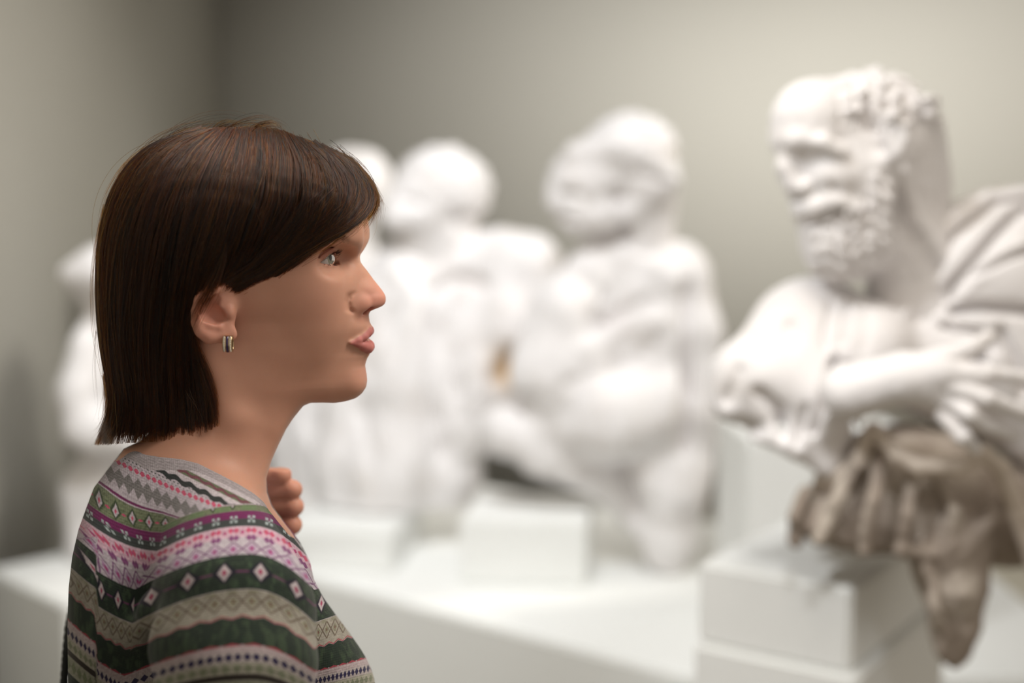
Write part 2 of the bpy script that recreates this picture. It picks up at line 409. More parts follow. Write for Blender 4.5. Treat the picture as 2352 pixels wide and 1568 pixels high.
def b_sash(p):
    d = None
    for a in ([(2010, 985, -.10, 17), (2060, 1045, -.125, 18), (2110, 1072, -.135, 19), (2200, 1070, -.14, 20), (2258, 1042, -.14, 19), (2300, 1075, -.13, 20), (2340, 1180, -.12, 22), (2400, 1350, -.10, 24)],
              [(2000, 985, -.09, 16), (1975, 1060, -.08, 18), (1930, 1095, -.06, 20), (1890, 1110, -.03, 22)]):
        t = TU(p, PB, kb, a, 8); d = t if d is None else np.minimum(d, t)
    return d + .0008 * vnoise(p, 60)
m_sash = stone('cream_terracotta', (.66, .58, .50), (.58, .50, .42), (.5, .42, .34), .5)
lo, hi = box_of(PB, kb, 1850, 960, 2460, 1400, -.20, .02); put('sash', poly('sash', b_sash, lo, hi, .003), m_sash, bust)

def b_drape(p):
    q_ = p + .006 * vnoise(p, 26, 1)[:, None] + .0028 * vnoise(p, 70, 4)[:, None]
    d = E(q_, PB, kb, 2090, 1120, .02, 225, 150, 170)
    d = su(d, E(q_, PB, kb, 1985, 1190, -.02, 170, 78, 120), .03)
    d = su(d, E(q_, PB, kb, 2290, 1180, .02, 150, 130, 150), .03)
    for a, r in (([(1990, 1020, -.06), (1930, 1130, -.10), (1880, 1240, -.10)], 18), ([(2020, 1030, -.08), (2010, 1140, -.125), (1985, 1262, -.12)], 16), ([(2095, 1080, -.10), (2085, 1180, -.13), (2070, 1262, -.12)], 15),
                 ([(2160, 1090, -.10), (2190, 1180, -.125), (2180, 1270, -.12)], 17), ([(2330, 1120, -.10), (2260, 1210, -.12), (2190, 1270, -.12), (2070, 1262, -.12)], 16), ([(1850, 1130, -.05), (1825, 1190, -.06), (1830, 1240, -.05)], 16)):
        d = su(d, TU(q_, PB, kb, [(x, y, o, r) for x, y, o in a], 6), .010)
    for a in ([(1955, 1080, -.12), (1935, 1180, -.14)], [(2055, 1080, -.13), (2045, 1190, -.155)], [(2130, 1090, -.14), (2125, 1220, -.155)], [(2230, 1110, -.13), (2240, 1220, -.14)]):
        d = ss(d, TU(q_, PB, kb, [(x, y, o, 15) for x, y, o in a]), .014)
    lim = (ZA + .001 - p[:, 2])
    d = si(d, np.where((p[:, 0] < B[0] + .05), lim, -1), .004)
    # pointed end of cloth hanging past the block
    tail = TU(q_, PB, kb, [(2180, 1250, -.07, 95), (2190, 1340, -.085, 74), (2192, 1430, -.09, 56), (2188, 1490, -.09, 42)], 20)
    tail = su(tail, TU(q_, PB, kb, [(2130, 1300, -.12, 12), (2150, 1400, -.14, 12), (2160, 1500, -.12, 10)]), .012)
    tail = ss(tail, TU(q_, PB, kb, [(2185, 1300, -.15, 14), (2200, 1400, -.15, 13), (2200, 1480, -.14, 8)]), .014)
    return su(d, tail, .02)
lo, hi = box_of(PB, kb, 1780, 960, 2480, 1560, -.20, .16); put('drapery', poly('drapery', b_drape, lo, hi, .0034), m_rough, bust)

# ---- middle figure, head bowed, in a long cloak
PM, km = fig(3.6)
def n_fold(p, s, amp, seed=0): return amp * np.sin(p[:, 0] * s + 2.2 * np.sin(p[:, 2] * 9 + seed) + 1.5 * np.sin(p[:, 1] * 14 + seed))
MF = [([(1572, 655), (1576, 780), (1574, 930), (1572, 1035)], 13, .034), ([(1350, 640), (1385, 690), (1360, 735)], 16, .014), ([(1385, 742), (1430, 718), (1495, 690)], 15, .024), ([(1440, 575), (1500, 610), (1560, 655)], 20, -.015),
    ([(1340, 805), (1430, 760), (1520, 735)], 18, -.014), ([(1300, 880), (1400, 850), (1500, 800)], 15, .012), ([(1530, 1050), (1500, 1200)], 15, .014), ([(1600, 900), (1620, 1050)], 12, .012), ([(1230, 720), (1190, 850)], 15, .010), ([(1420, 1080), (1470, 1180)], 15, .018)]
def m_body(p):
    p = p + .004 * vnoise(p, 22, 5)[:, None]
    d = E(p, PM, km, 1480, 760, .06, 145, 215, 135)
    d = su(d, E(p, PM, km, 1552, 630, .05, 80, 72, 100), .05)
    d = su(d, TU(p, PM, km, [(1555, 640, .05, 70), (1592, 760, .0, 62), (1602, 940, -.02, 52), (1595, 1080, -.03, 44)], 30), .04)
    d = su(d, TU(p, PM, km, [(1380, 610, .02, 66), (1300, 720, -.02, 80), (1245, 850, -.05, 76)], 40), .05)
    d = su(d, E(p, PM, km, 1330, 860, -.02, 120, 110, 110), .06)
    d = su(d, TU(p, PM, km, [(1280, 960, .0, 90), (1400, 960, -.08, 95), (1510, 930, -.05, 92)], 40), .04)
    d = su(d, TU(p, PM, km, [(1500, 960, .0, 98), (1535, 1120, -.02, 84), (1535, 1240, -.02, 60), (1522, 1320, -.03, 28)], 40), .04)
    d = su(d, TU(p, PM, km, [(1160, 990, -.02, 60), (1260, 1040, -.02, 58), (1400, 1100, .0, 50), (1470, 1200, .0, 34)], 30), .03)
    d = ss(d, E(p, PM, km, 1225, 1135, -.02, 85, 34, 120), .02)
    d = d + folds(p, MF, PM(1450, 700)[1])
    return np.maximum((d + n_fold(p, 60, .003)) * .8, ZP + .009 - p[:, 2])
def m_head(p):
    p = p + .004 * vnoise(p, 30, 6)[:, None]
    d = E(p, PM, km, 1448, 352, .0, 108, 92, 110)
    d = su(d, E(p, PM, km, 1345, 415, -.01, 84, 82, 92), .05)
    d = su(d, E(p, PM, km, 1480, 425, .0, 74, 72, 84), .04)
    d = su(d, E(p, PM, km, 1350, 495, -.03, 70, 48, 68), .03)
    d = su(d, TU(p, PM, km, [(1276, 430, -.03, 14), (1276, 466, -.04, 18)], 8), .04); d = su(d, E(p, PM, km, 1415, 485, -.01, 70, 52, 70), .04)
    d = su(d, TU(p, PM, km, [(1490, 470, .03, 66), (1470, 580, .05, 74)], 20), .03)
    d = su(d, TU(p, PM, km, [(1320, 350, -.08, 22), (1420, 330, -.11, 26), (1540, 410, -.06, 24)], 14), .03)   # brim of the cap
    d = d - .008 * curly(p, 70, 3) * smoothstep(1380, 1440, proj(p.astype(float))[0]).astype(f32) * smoothstep(430, 380, proj(p.astype(float))[1]).astype(f32)
    return (d + folds(p, [([(1460, 396), (1525, 412)], 10, .014), ([(1300, 440), (1335, 446)], 10, .016), ([(1290, 500), (1330, 508)], 7, .012), ([(1418, 455), (1436, 545)], 15, .022)], PM(1450, 400)[1])) * .8
mid = thing('bowed_statue', 'pale bowed statue with capped head and long cloak, next to the bearded one', 'statue', tuple(float(v) for v in (*PM(1300, 1150, 0)[:2], ZM)), 'pale seated statues')
lo, hi = box_of(PM, km, 1080, 520, 1700, 1360, -.28, .30); put('robe', poly('robe', m_body, lo, hi, .006), m_stone, mid)
lo, hi = box_of(PM, km, 1220, 235, 1600, 640, -.20, .22); put('head', poly('head', m_head, lo, hi, .006), m_stone, mid)

# ---- leaning figure behind her chin
PL, kl = fig(3.9)
LF_ = [([(1000, 670), (1045, 640), (1110, 655)], 16, .026), ([(1140, 870), (1175, 815)], 18, .030), ([(900, 620), (960, 690), (915, 800), (880, 900)], 18, -.016), ([(930, 640), (880, 760), (850, 860)], 14, .014), ([(1000, 760), (980, 900), (1010, 1040)], 16, .016),
    ([(1060, 700), (1040, 850), (1060, 960)], 15, .012), ([(840, 950), (860, 1100)], 15, .014), ([(940, 960), (950, 1120)], 14, -.010), ([(1130, 950), (1210, 985)], 12, .012)]
def l_body(p):
    p = p + .004 * vnoise(p, 22, 8)[:, None]
    d = E(p, PL, kl, 1000, 660, .05, 175, 130, 125)
    d = su(d, TU(p, PL, kl, [(1080, 600, .0, 70), (1160, 590, -.02, 58), (1240, 600, -.03, 50)], 30), .04)
    d = su(d, TU(p, PL, kl, [(1205, 620, -.05, 76), (1170, 740, -.06, 90), (1120, 860, -.06, 86), (1070, 980, -.05, 80)], 40), .05)
    d = su(d, E(p, PL, kl, 1040, 790, .02, 130, 150, 120), .06)
    d = su(d, TU(p, PL, kl, [(930, 700, .0, 110), (930, 860, .0, 120), (900, 1050, .0, 130), (900, 1260, .02, 120)], 60), .05)
    d = su(d, TU(p, PL, kl, [(1080, 930, -.05, 80), (1160, 960, -.05, 62), (1230, 1000, -.03, 48)], 40), .04)
    d = su(d, TU(p, PL, kl, [(800, 900, -.02, 60), (790, 1050, -.02, 66), (800, 1260, .0, 70)], 40), .04)
    d = su(d, TU(p, PL, kl, [(1000, 990, -.02, 70), (1030, 1080, -.02, 72), (1010, 1260, .0, 60)], 40), .04)
    d = d + folds(p, LF_, PL(1000, 700)[1])
    return np.maximum((d + n_fold(p, 48, .004, 2)) * .8, .666 - p[:, 2])
def l_head(p):
    p = p + .004 * vnoise(p, 30, 9)[:, None]
    d = E(p, PL, kl, 1015, 435, .0, 112, 100, 108)
    d = su(d, E(p, PL, kl, 955, 490, -.05, 72, 66, 70), .04)
    d = su(d, TU(p, PL, kl, [(905, 470, -.09, 12), (898, 505, -.10, 16)], 8), .03)
    d = su(d, TU(p, PL, kl, [(1010, 530, .0, 80), (1000, 610, .03, 90)], 20), .03)
    u_, v_ = proj(p.astype(float))
    d = d - .010 * curly(p, 60, 4) * (smoothstep(960, 1000, u_) * smoothstep(500, 470, v_)).astype(f32)
    return (d + folds(p, [([(925, 458), (965, 470)], 10, .016), ([(925, 528), (965, 530)], 7, .012), ([(1040, 480), (1050, 520)], 10, .012)], PL(1000, 450)[1])) * .8
lean = thing('leaning_statue', 'pale leaning statue with a round curly head, right behind the nose of the woman', 'statue', tuple(float(v) for v in (*PL(860, 1170, 0)[:2], .66)), 'pale seated statues')
lo, hi = box_of(PL, kl, 690, 500, 1320, 1300, -.26, .26); me = poly('robe', l_body, lo, hi, .0065)
vv = np.empty(len(me.vertices) * 3, np.float32); me.vertices.foreach_get('co', vv); vx, vy = proj(vv.reshape(-1, 3).astype(float))
attr(me, 'stain', np.exp(-(((vx - 1160) / 34) ** 2 + ((vy - 845) / 48) ** 2))); put('robe', me, m_stone, lean)
lo, hi = box_of(PL, kl, 850, 310, 1160, 640, -.20, .20); put('head', poly('head', l_head, lo, hi, .0065), m_stone, lean)

# ---- figure mostly hidden by her head, only its brow and shoulder showing past her fringe
PK, kk_ = fig(4.4)
def k_all(p):
    p = p + .004 * vnoise(p, 22, 11)[:, None]
    d = E(p, PK, kk_, 815, 430, .0, 88, 92, 88)
    d = su(d, TU(p, PK, kk_, [(810, 520, .02, 50), (800, 600, .03, 60)], 20), .03)
    d = su(d, E(p, PK, kk_, 790, 700, .05, 170, 130, 100), .05)
    d = su(d, TU(p, PK, kk_, [(780, 800, .05, 150), (760, 1000, .05, 150), (760, 1230, .05, 140)], 50), .05)
    return np.maximum(d + n_fold(p, 50, .004, 5), ZP + .004 - p[:, 2])
hid = thing('standing_statue', 'pale statue almost hidden by the head of the woman, its crown showing past her fringe', 'statue', tuple(float(v) for v in (*PK(770, 1130, 0)[:2], ZP)), 'pale seated statues')
lo, hi = box_of(PK, kk_, 580, 320, 1000, 1260, -.24, .30); put('body', poly('body', k_all, lo, hi, .008), m_stone, hid)

# ---- figure at the left, behind her
PQ, kq = fig(3.5)
def q_all(p):
    p = p + .004 * vnoise(p, 22, 13)[:, None]
    d = E(p, PQ, kq, 238, 630, .0, 88, 66, 80)
    d = su(d, TU(p, PQ, kq, [(160, 628, -.02, 16), (200, 636, -.03, 28)]), .02)
    d = su(d, TU(p, PQ, kq, [(240, 690, .02, 50), (250, 760, .03, 60)], 20), .03)
    d = su(d, E(p, PQ, kq, 290, 880, .05, 140, 160, 110), .05)
    d = su(d, TU(p, PQ, kq, [(200, 800, -.03, 40), (178, 900, -.06, 48), (200, 985, -.08, 46), (300, 1005, -.08, 42)], 20), .03)
    d = su(d, TU(p, PQ, kq, [(260, 1060, .06, 80), (240, 1130, .05, 90), (240, 1300, .05, 90)], 30), .03)
    d = ss(d, E(p, PQ, kq, 255, 1068, -.08, 85, 26, 70), .03)
    d = ss(d, E(p, PQ, kq, 165, 715, -.02, 22, 30, 60), .02)
    d = ss(d, E(p, PQ, kq, 222, 915, -.12, 26, 16, 30), .02)
    return np.maximum(d + n_fold(p, 55, .0035, 7), .606 - p[:, 2])
ql = thing('veiled_statue', 'pale seated statue with jutting hood and bent arm, behind the back of her hair', 'statue', tuple(float(v) for v in (*PQ(250, 1250, 0.05)[:2], .60)), 'pale seated statues')
lo, hi = box_of(PQ, kq, 90, 540, 470, 1330, -.22, .24); put('body', poly('body', q_all, lo, hi, .0055), m_stone, ql)

# ================================================================== THE WOMAN
YH = 1.117                                     # depth of her head's midline
PXM = YH / FPX                                 # metres per pixel there
def HP(px, py, l=0.0):
    """centre of a head feature seen at px,py that lies l metres to the near side of the midline -> (x, l, z)"""
    w = at(px, py, YH - l); return np.array([w[0], l, w[2]])
def ztab(tab):
    t = np.array(tab, float); z = np.array([HP(700, y)[2] for y in t[:, 0]]); return z[::-1], t[::-1]
_LT = [  # py, front px at the midline without the nose, half width mm
    (420, 790, 60), (480, 824, 63), (530, 832, 63), (560, 829, 61.5), (585, 804, 60), (610, 796, 60.5), (640, 797, 61), (680, 800, 60.5), (705, 808, 58.5),
    (725, 826, 55.5), (745, 845, 54.5), (770, 845, 53), (795, 845, 52), (820, 842, 50), (850, 838, 47), (880, 837, 42), (905, 828, 35), (930, 800, 28), (960, 760, 22)]
_z, _t = ztab(_LT)
_XF = np.array([HP(a, b)[0] for a, b in zip(_t[:, 1], _t[:, 0])]); _WD = _t[:, 2] / 1000
_JAW = np.array([HP(a, b)[[0, 2]] for a, b in [(480, 800), (540, 852), (600, 893), (650, 912), (700, 923), (745, 927), (767, 929), (793, 927), (815, 920), (835, 908), (850, 890)]])
X0 = HP(575, 700)[0]
E_L = 0.0315
E_C = HP(734, 593, E_L)                        # eyeball centre
LIPS_U = [(HP(847, 763), .0038), (HP(846, 764, .006), .0039), (HP(838, 773, .012), .0030), (HP(825, 781, .018), .0020), (HP(806, 787, .0240), .0010)]
LIPS_L = [(HP(847, 797), .0043), (HP(846, 797, .006), .0042), (HP(836, 794, .012), .0034), (HP(824, 790, .018), .0019), (HP(806, 788, .0240), .0010)]
_EZ, _EX = ztab([(520, 2.1), (570, 2.0), (595, 1.88), (620, 1.78), (660, 1.72), (700, 1.70), (745, 1.68), (800, 1.68), (860, 1.76), (920, 1.9)]); _EX = _EX[:, 1]
def lips(q, k=.0035):
    a = chain(q, [c for c, _ in LIPS_U], [r for _, r in LIPS_U], k)
    b = chain(q, [c for c, _ in LIPS_L], [r for _, r in LIPS_L], k)
    return a, b
def px(n): return n * PXM
def face_sdf(p):
    q = p.copy(); q[:, 1] = np.abs(YH - p[:, 1]); x, l, z = q[:, 0], q[:, 1], q[:, 2]
    xf = np.interp(z, _z, _XF).astype(f32); wd = np.interp(z, _z, _WD).astype(f32)
    for s in (.004, -.004):
        xf = (xf + np.interp(z + s, _z, _XF).astype(f32) * .5); wd = (wd + np.interp(z + s, _z, _WD).astype(f32) * .5)
    xf /= 2; wd /= 2
    a = np.where(x > X0, xf - X0, .09); u = (x - X0) / a; v = l / wd
    ex = np.interp(z, _EZ, _EX).astype(f32); k0 = (np.abs(u) ** ex + np.abs(v) ** ex) ** (1 / ex) + 1e-6
    k1 = np.sqrt((u / a) ** 2 + (v / wd) ** 2) + 1e-6
    d = k0 * (k0 - 1) / k1 * .96
    zj = np.interp(x, _JAW[:, 0], _JAW[:, 1]).astype(f32) + .10 * l
    d = si(d, (zj - z) * .88, .014)
    d = si(d, z - HP(700, 455)[2], .03)
    cr = ell(q, HP(565, 520) , (.0935, .073, .073)); d = su(d, cr, .035)
    # brow ridge and cheekbone
    d = su(d, chain(q, [HP(815, 560, .010), HP(800, 548, .026), HP(770, 556, .044)], [.0065, .0075, .006]), .014)
    d = su(d, ell(q, HP(725, 664, .035), (.017, .014, .018)), .030)
    d = su(d, ell(q, HP(690, 738, .030), (.030, .0175, .032)), .02)
    d = su(d, ell(q, HP(764, 715, .019), (.014, .012, .020)), .016)
    d = su(d, ell(q, HP(796, 655, .0130), (.008, .010, .016)), .015)
    # eye hollow, lids
    oc = E_C + np.array([.0190, -.0010, .0002])
    d = ss(d, ell(q, oc, (.0078, .0136, .0060)), .018)
    d = ss(d, ell(q, HP(775, 595, .0480), (.0130, .0112, .0088)), .012)
    eq = q - E_C.astype(f32)
    er = np.sqrt((eq * eq).sum(-1)); th = np.degrees(np.arctan2(eq[:, 1], eq[:, 0]))
    d = su(d, er - .0134, .0045)
    cz = np.interp(th, [-60, -30, 10, 45, 75, 100], [.0010, .0078, .0100, .0090, .0048, -.0022]).astype(f32)
    d = ss(d, np.sqrt((er - .0142) ** 2 * .6 + (eq[:, 2] - cz) ** 2) - .0012 + .25 * np.maximum(0, np.abs(th - 15) - 85) / 1000, .0022)
    up = np.interp(th, [-58, -45, -20, 15, 45, 68, 84], [-.0058, -.0030, .0034, .0054, .0030, -.0008, -.0033]).astype(f32)
    dn = np.interp(th, [-58, -45, -20, 15, 45, 68, 84], [-.0059, -.0058, -.0056, -.0050, -.0044, -.0036, -.0031]).astype(f32)
    ap = np.minimum(up - eq[:, 2], eq[:, 2] - dn)
    cut = np.maximum(np.maximum(-ap, er - .0200), .0005 * (np.abs(th - 13) - 71))
    d = ss(d, cut, .0007)
    # mouth region
    d = su(d, ell(q, HP(810, 745), (.0130, .017, .014)), .012)
    d = su(d, ell(q, HP(812, 872), (.0105, .0150, .0125)), .014)
    lu, ll = lips(q)
    d = su(d, su(lu, ll, .0008), .0035)
    d = ss(d, chain(q, [HP(857, 779), HP(846, 779, .008), HP(832, 782, .015), HP(820, 786, .0195)], [.0007, .0006, .0004, .0003]), .0020)
    # nose
    n = chain(q, [HP(806, 585), HP(822, 620), HP(844, 655), HP(862, 685)], [.0058, .0060, .0068, .0086], .004)
    n = su(n, chain(q, [HP(862, 690), HP(845, 716)], [.0062, .0042]), .005)
    n = su(n, chain(q, [HP(806, 615, .002), HP(822, 668, .004), HP(834, 692, .004)], [.0085, .0115, .0125], .006), .008)
    n = su(n, ell(q, HP(824, 698, .0140), (.0098, .0068, .0092)), .0030)
    d = su(d, n, .0075)
    d = ss(d, ell(q, HP(850, 711, .0090), (.0082, .0052, .0034), rotm('y', 14)), .0016)
    if np.abs(x - HP(805, 700)[0]).min() < .05:
        pm = p.astype(float).copy(); pm[:, 1] = YH - l; ua, va = proj(pm); GV = [(812, 668), (803, 678), (799, 692), (801, 708), (812, 724)]; bd_ = np.full(len(x), 1e9)
        for a_, b_ in zip(GV[:-1], GV[1:]):
            ab = np.array(b_, float) - a_; hh = np.clip(((ua - a_[0]) * ab[0] + (va - a_[1]) * ab[1]) / (ab @ ab), 0, 1); bd_ = np.minimum(bd_, (ua - a_[0] - hh * ab[0]) ** 2 + (va - a_[1] - hh * ab[1]) ** 2)
        d = d + (.0021 * np.exp(-bd_ / 7.0 ** 2) * smoothstep(.006, .014, l) * smoothstep(724, 712, va) * smoothstep(664, 684, va)).astype(f32)
    # ear
    e = chain(q, [HP(528, 664, .066), HP(512, 650, .071), HP(490, 650, .075), HP(470, 664, .078), HP(458, 688, .0795), HP(452, 715, .080), HP(453, 740, .079), HP(463, 760, .077), HP(482, 772, .074), HP(508, 771, .071)],
              [.0032, .0032, .0032, .0032, .0031, .0031, .0034, .0040, .0048, .0048], .006)
    e = su(e, ell(q, HP(520, 767, .0695), (.0085, .0038, .0066)), .005)
    e = su(e, ell(q, HP(496, 712, .0680), (.0160, .0075, .0215)), .006)
    e = su(e, chain(q, [HP(500, 664, .075), HP(482, 682, .0775), HP(470, 706, .078), HP(468, 728, .0775), HP(480, 744, .076), HP(502, 750, .0745)], [.0024, .0026, .0027, .0028, .003, .0028], .005), .003)
    e = su(e, chain(q, [HP(476, 680, .0715), HP(468, 705, .0715), HP(468, 738, .0715), HP(488, 760, .0700)], [.0055, .0060, .0065, .0065], .004), .004)
    e = ss(e, chain(q, [HP(496, 688, .0775), HP(480, 706, .0775), HP(478, 719, .0775), HP(496, 725, .0765), HP(516, 729, .0755)], [.0044, .0060, .0066, .0062, .0040], .003), .0014)
    e = su(e, ell(q, HP(527, 716, .0715), (.0036, .0036, .0050)), .003)
    d = su(d, e, .006)
    return d
def neck_sdf(p):
    q = p.copy(); q[:, 1] = YH + .004 - p[:, 1]; q[:, 1] *= 1.04
    d = chain(q, [HP(590, 790), HP(548, 930), HP(502, 1000), HP(470, 1075)], [.050, .0535, .0545, .056], .02)
    for s in (1, -1):
        w = q.copy(); w[:, 1] *= s
        d = su(d, chain(w, [HP(470, 800, .050), HP(530, 960, .050), HP(575, 1075, .030), HP(596, 1140, .012)], [.011, .011, .008, .007], .006), .016)
    return d
def torso_base(p, g=0.0):
    """bare shoulders and chest; g grows it for the garment"""
    y = p[:, 1]
    T = lambda px_, py_, o: at(px_, py_, YH + o)
    d = ell(p, T(400, 1520, .005), (.118 + g, .128 + g, .19 + g))
    d = su(d, ell(p, T(330, 1270, .0), (.062 + g, .125 + g, .085 + g)), .05)
    d = su(d, seg(p, T(430, 1105, 0), T(520, 1290, -.125), .052 + g, .046 + g), .04)
    d = su(d, seg(p, T(430, 1105, 0), T(480, 1230, .150), .052 + g, .050 + g), .05)
    d = su(d, seg(p, T(530, 1230, .0), T(560, 1500, .0), .050 + g, .09 + g), .05)
    return d
NLX = np.array([(240, 1000), (302, 1022), (330, 1043), (365, 1049), (415, 1054), (455, 1064), (505, 1089), (545, 1110), (580, 1131), (629, 1168), (653, 1198), (720, 1290)], float)
def neckline(p):
    """height above the neckline (metres)"""
    P = p.copy(); P[:, 1] = np.minimum(p[:, 1], 2 * YH - p[:, 1])
    a, b = proj(P.astype(float)); return ((np.interp(a, NLX[:, 0], NLX[:, 1]) - b) * PXM * .85).astype(f32)
def poly2d(Q, P):
    """signed distance in pixels from points Q to polygon P, negative inside"""
    d = np.full(len(Q), 1e9); ins = np.zeros(len(Q), bool)
    for i in range(len(P)):
        a = P[i]; b = P[(i + 1) % len(P)]; ab = b - a; aq = Q - a
        h = np.clip((aq @ ab) / (ab @ ab), 0, 1); d = np.minimum(d, ((aq - h[:, None] * ab) ** 2).sum(1))
        c = ((a[1] > Q[:, 1]) != (b[1] > Q[:, 1])) & (Q[:, 0] < (b[0] - a[0]) * (Q[:, 1] - a[1]) / (b[1] - a[1] + 1e-12) + a[0]); ins ^= c
    d = np.sqrt(d); return np.where(ins, -d, d)
_bx, _by = np.meshgrid(np.arange(60, 1100, 4.0), np.arange(150, 2500, 4.0), indexing='ij')
BODY = np.array([(60, 150), (1100, 150), (1100, 900), (846, 906), (818, 922), (793, 932), (767, 934), (745, 931), (714, 927), (698, 933), (676, 960), (658, 987), (642, 1020), (625, 1058), (613.5, 1097), (614, 1130), (625, 1162),
    (653, 1198), (690, 1245), (712, 1290), (721, 1330), (742, 1370), (772, 1412), (802, 1452), (840, 1504), (886, 1568), (915, 1640), (925, 1760), (900, 2500), (160, 2500), (165, 1800), (157, 1568), (155, 1450), (158, 1350),
    (166, 1280), (180, 1218), (199, 1165), (216, 1120), (250, 1075), (284, 1030), (302, 1021), (322, 1012), (352, 985), (352, 940), (60, 930)], float)
_bd = poly2d(np.stack([_bx.ravel(), _by.ravel()], -1), BODY).reshape(_bx.shape)
def body_out(p):
    a, b = proj(p.astype(float)); u = np.clip((a - 60) / 4, 0, _bd.shape[0] - 1.001); v = np.clip((b - 150) / 4, 0, _bd.shape[1] - 1.001); i = u.astype(int); j = v.astype(int); fu = u - i; fv = v - j
    return ((_bd[i, j] * (1 - fu) * (1 - fv) + _bd[i + 1, j] * fu * (1 - fv) + _bd[i, j + 1] * (1 - fu) * fv + _bd[i + 1, j + 1] * fu * fv) * PXM).astype(f32)
def skin_sdf(p):
    d = su(face_sdf(p), neck_sdf(p), .022)
    t = torso_base(p, -.0045) + .035 * smoothstep(.008, .07, -neckline(p)); return si(su(d, t, .030), body_out(p) + .0006, .007)

PROF = [(822, 440), (831, 470), (834, 500), (834, 530), (830, 543), (828, 568), (823, 588), (827, 603), (844, 622.6), (860, 645), (876, 664), (884, 677), (886.5, 687), (884, 697.5), (876, 704.5),
        (861, 709.5), (850, 713.4), (846.6, 724.6), (849.5, 740.5), (855, 753), (856.5, 763), (852, 771), (845, 777.5), (849, 782), (857, 791.5), (858, 801), (853.6, 809), (844, 821),
        (838, 839), (841.5, 858.5), (843, 874.4), (840, 890), (831, 904.7), (815, 916), (800, 922)]
def fit_profile(V):
    """nudge the midline so that the profile runs through the measured points"""
    t = np.array([HP(a, b) for a, b in PROF]); zt = t[::-1, 2]; xt = t[::-1, 0]
    m = (np.abs(V[:, 1] - YH) < .0035) & (V[:, 2] > zt[0]) & (V[:, 2] < zt[-1]) & (V[:, 0] > HP(700, 600)[0])
    nb = 260; zb = np.linspace(zt[0], zt[-1], nb); idx = np.clip(((V[m, 2] - zt[0]) / (zt[-1] - zt[0]) * (nb - 1)).round().astype(int), 0, nb - 1)
    xm = np.full(nb, -9.); np.maximum.at(xm, idx, V[m, 0])
    ok = xm > -8; xm = np.interp(zb, zb[ok], xm[ok]); D = np.clip(np.interp(zb, zt, xt) - xm, -.008, .008)
    kr = np.ones(5) / 5; D = np.convolve(np.pad(D, 2, mode='edge'), kr, 'valid')
    edge = smoothstep(zt[0], zt[0] + .004, zb) * smoothstep(zt[-1], zt[-1] - .03, zb)
    print('profile correction mm', np.round(D[::12] * 1000, 1))
    dx = np.interp(V[:, 2], zb, D * edge); X = np.interp(V[:, 2], zb, xm); l = np.abs(V[:, 1] - YH)
    w = smoothstep(.034, .003, X - V[:, 0]) * np.exp(-(l / .017) ** 2)
    V[:, 0] += dx * w; return V

her = thing('person', 'woman with short brown hair in a patterned knit top, seen in profile, gazing right', 'person', (float(HP(470, 1000)[0]), YH, 0))
lo = at(150, 1500, YH); lo = (at(200, 1400, YH)[0], YH - .20, at(600, 1390, YH)[2]); hi = (at(905, 700, YH)[0], YH + .20, at(600, 300, YH)[2])
V, tr, qd = poly('head', skin_sdf, lo, hi, .001, raw=True)
V = fit_profile(V)
me = mesh_np('head', V, [tr, qd])
q = V.astype(f32).copy(); q[:, 1] = np.abs(YH - V[:, 1])
lu, ll = lips(q); dl = np.minimum(lu, ll)
lipm = smoothstep(.0009, .0000, dl) * smoothstep(.0275, .0235, q[:, 1])
attr(me, 'lip', lipm)
def blob(c, r): return np.exp(-(((q - c) / r) ** 2).sum(-1))
attr(me, 'blush', np.clip(blob(HP(862, 690), (.014, .014, .014)) * .9 + blob(HP(825, 700, .012), (.012, .01, .012)) * .7 + blob(HP(485, 730, .075), (.022, .02, .03)) * .55 +
     blob(HP(720, 690, .05), (.03, .03, .022)) * .12 + blob(HP(835, 860, .0), (.012, .02, .01)) * .35, 0, 1))
er = np.sqrt(((q - E_C) ** 2).sum(-1))
bq = np.stack(proj(V.astype(float) * [1, -1, 1] + [0, 2 * YH, 0]) if False else proj(np.where((V[:, 1:2] > YH), V * [1, -1, 1] + [0, 2 * YH, 0], V).astype(float)), -1)
attr(me, 'brow', smoothstep(11, 2, np.abs(bq[:, 1] - np.interp(bq[:, 0], [690, 720, 768, 805], [572, 556, 540, 551]))) * smoothstep(808, 798, bq[:, 0]) * smoothstep(690, 720, bq[:, 0]) * (V[:, 0] > E_C[0] - .02))
attr(me, 'lid_and_shade', smoothstep(.0155, .0138, er) * smoothstep(-.004, .002, q[:, 2] - E_C[2]) + .45 * blob(HP(800, 590, .016), (.006, .006, .006)))  # reddish lid, plus nose-side socket shade painted into the skin colour
m_skin, nt, b = newmat('skin', (.60, .37, .27), .52, .35)
c = mixc(nt, noise(nt, 55, 4, .6), (.555, .300, .210), (.505, .262, .180))
c = mixc(nt, attrn(nt, 'blush') * .75, c, (.60, .235, .185))
c = mixc(nt, attrn(nt, 'lid_and_shade') * .75, c, (.40, .165, .12))
c = mixc(nt, attrn(nt, 'brow') * .55, c, (.20, .10, .06))
c = mixc(nt, attrn(nt, 'lip') * .8, c, (.43, .125, .125))
nt.links.new(c, b.inputs['Base Color'])
b.inputs['Subsurface Weight'].default_value = .35; b.inputs['Subsurface Radius'].default_value = (1, .38, .2); b.inputs['Subsurface Scale'].default_value = .006
bump(nt, b, noise(nt, 900, 3, .6), .10, .0004)
put('head', me, m_skin, her)

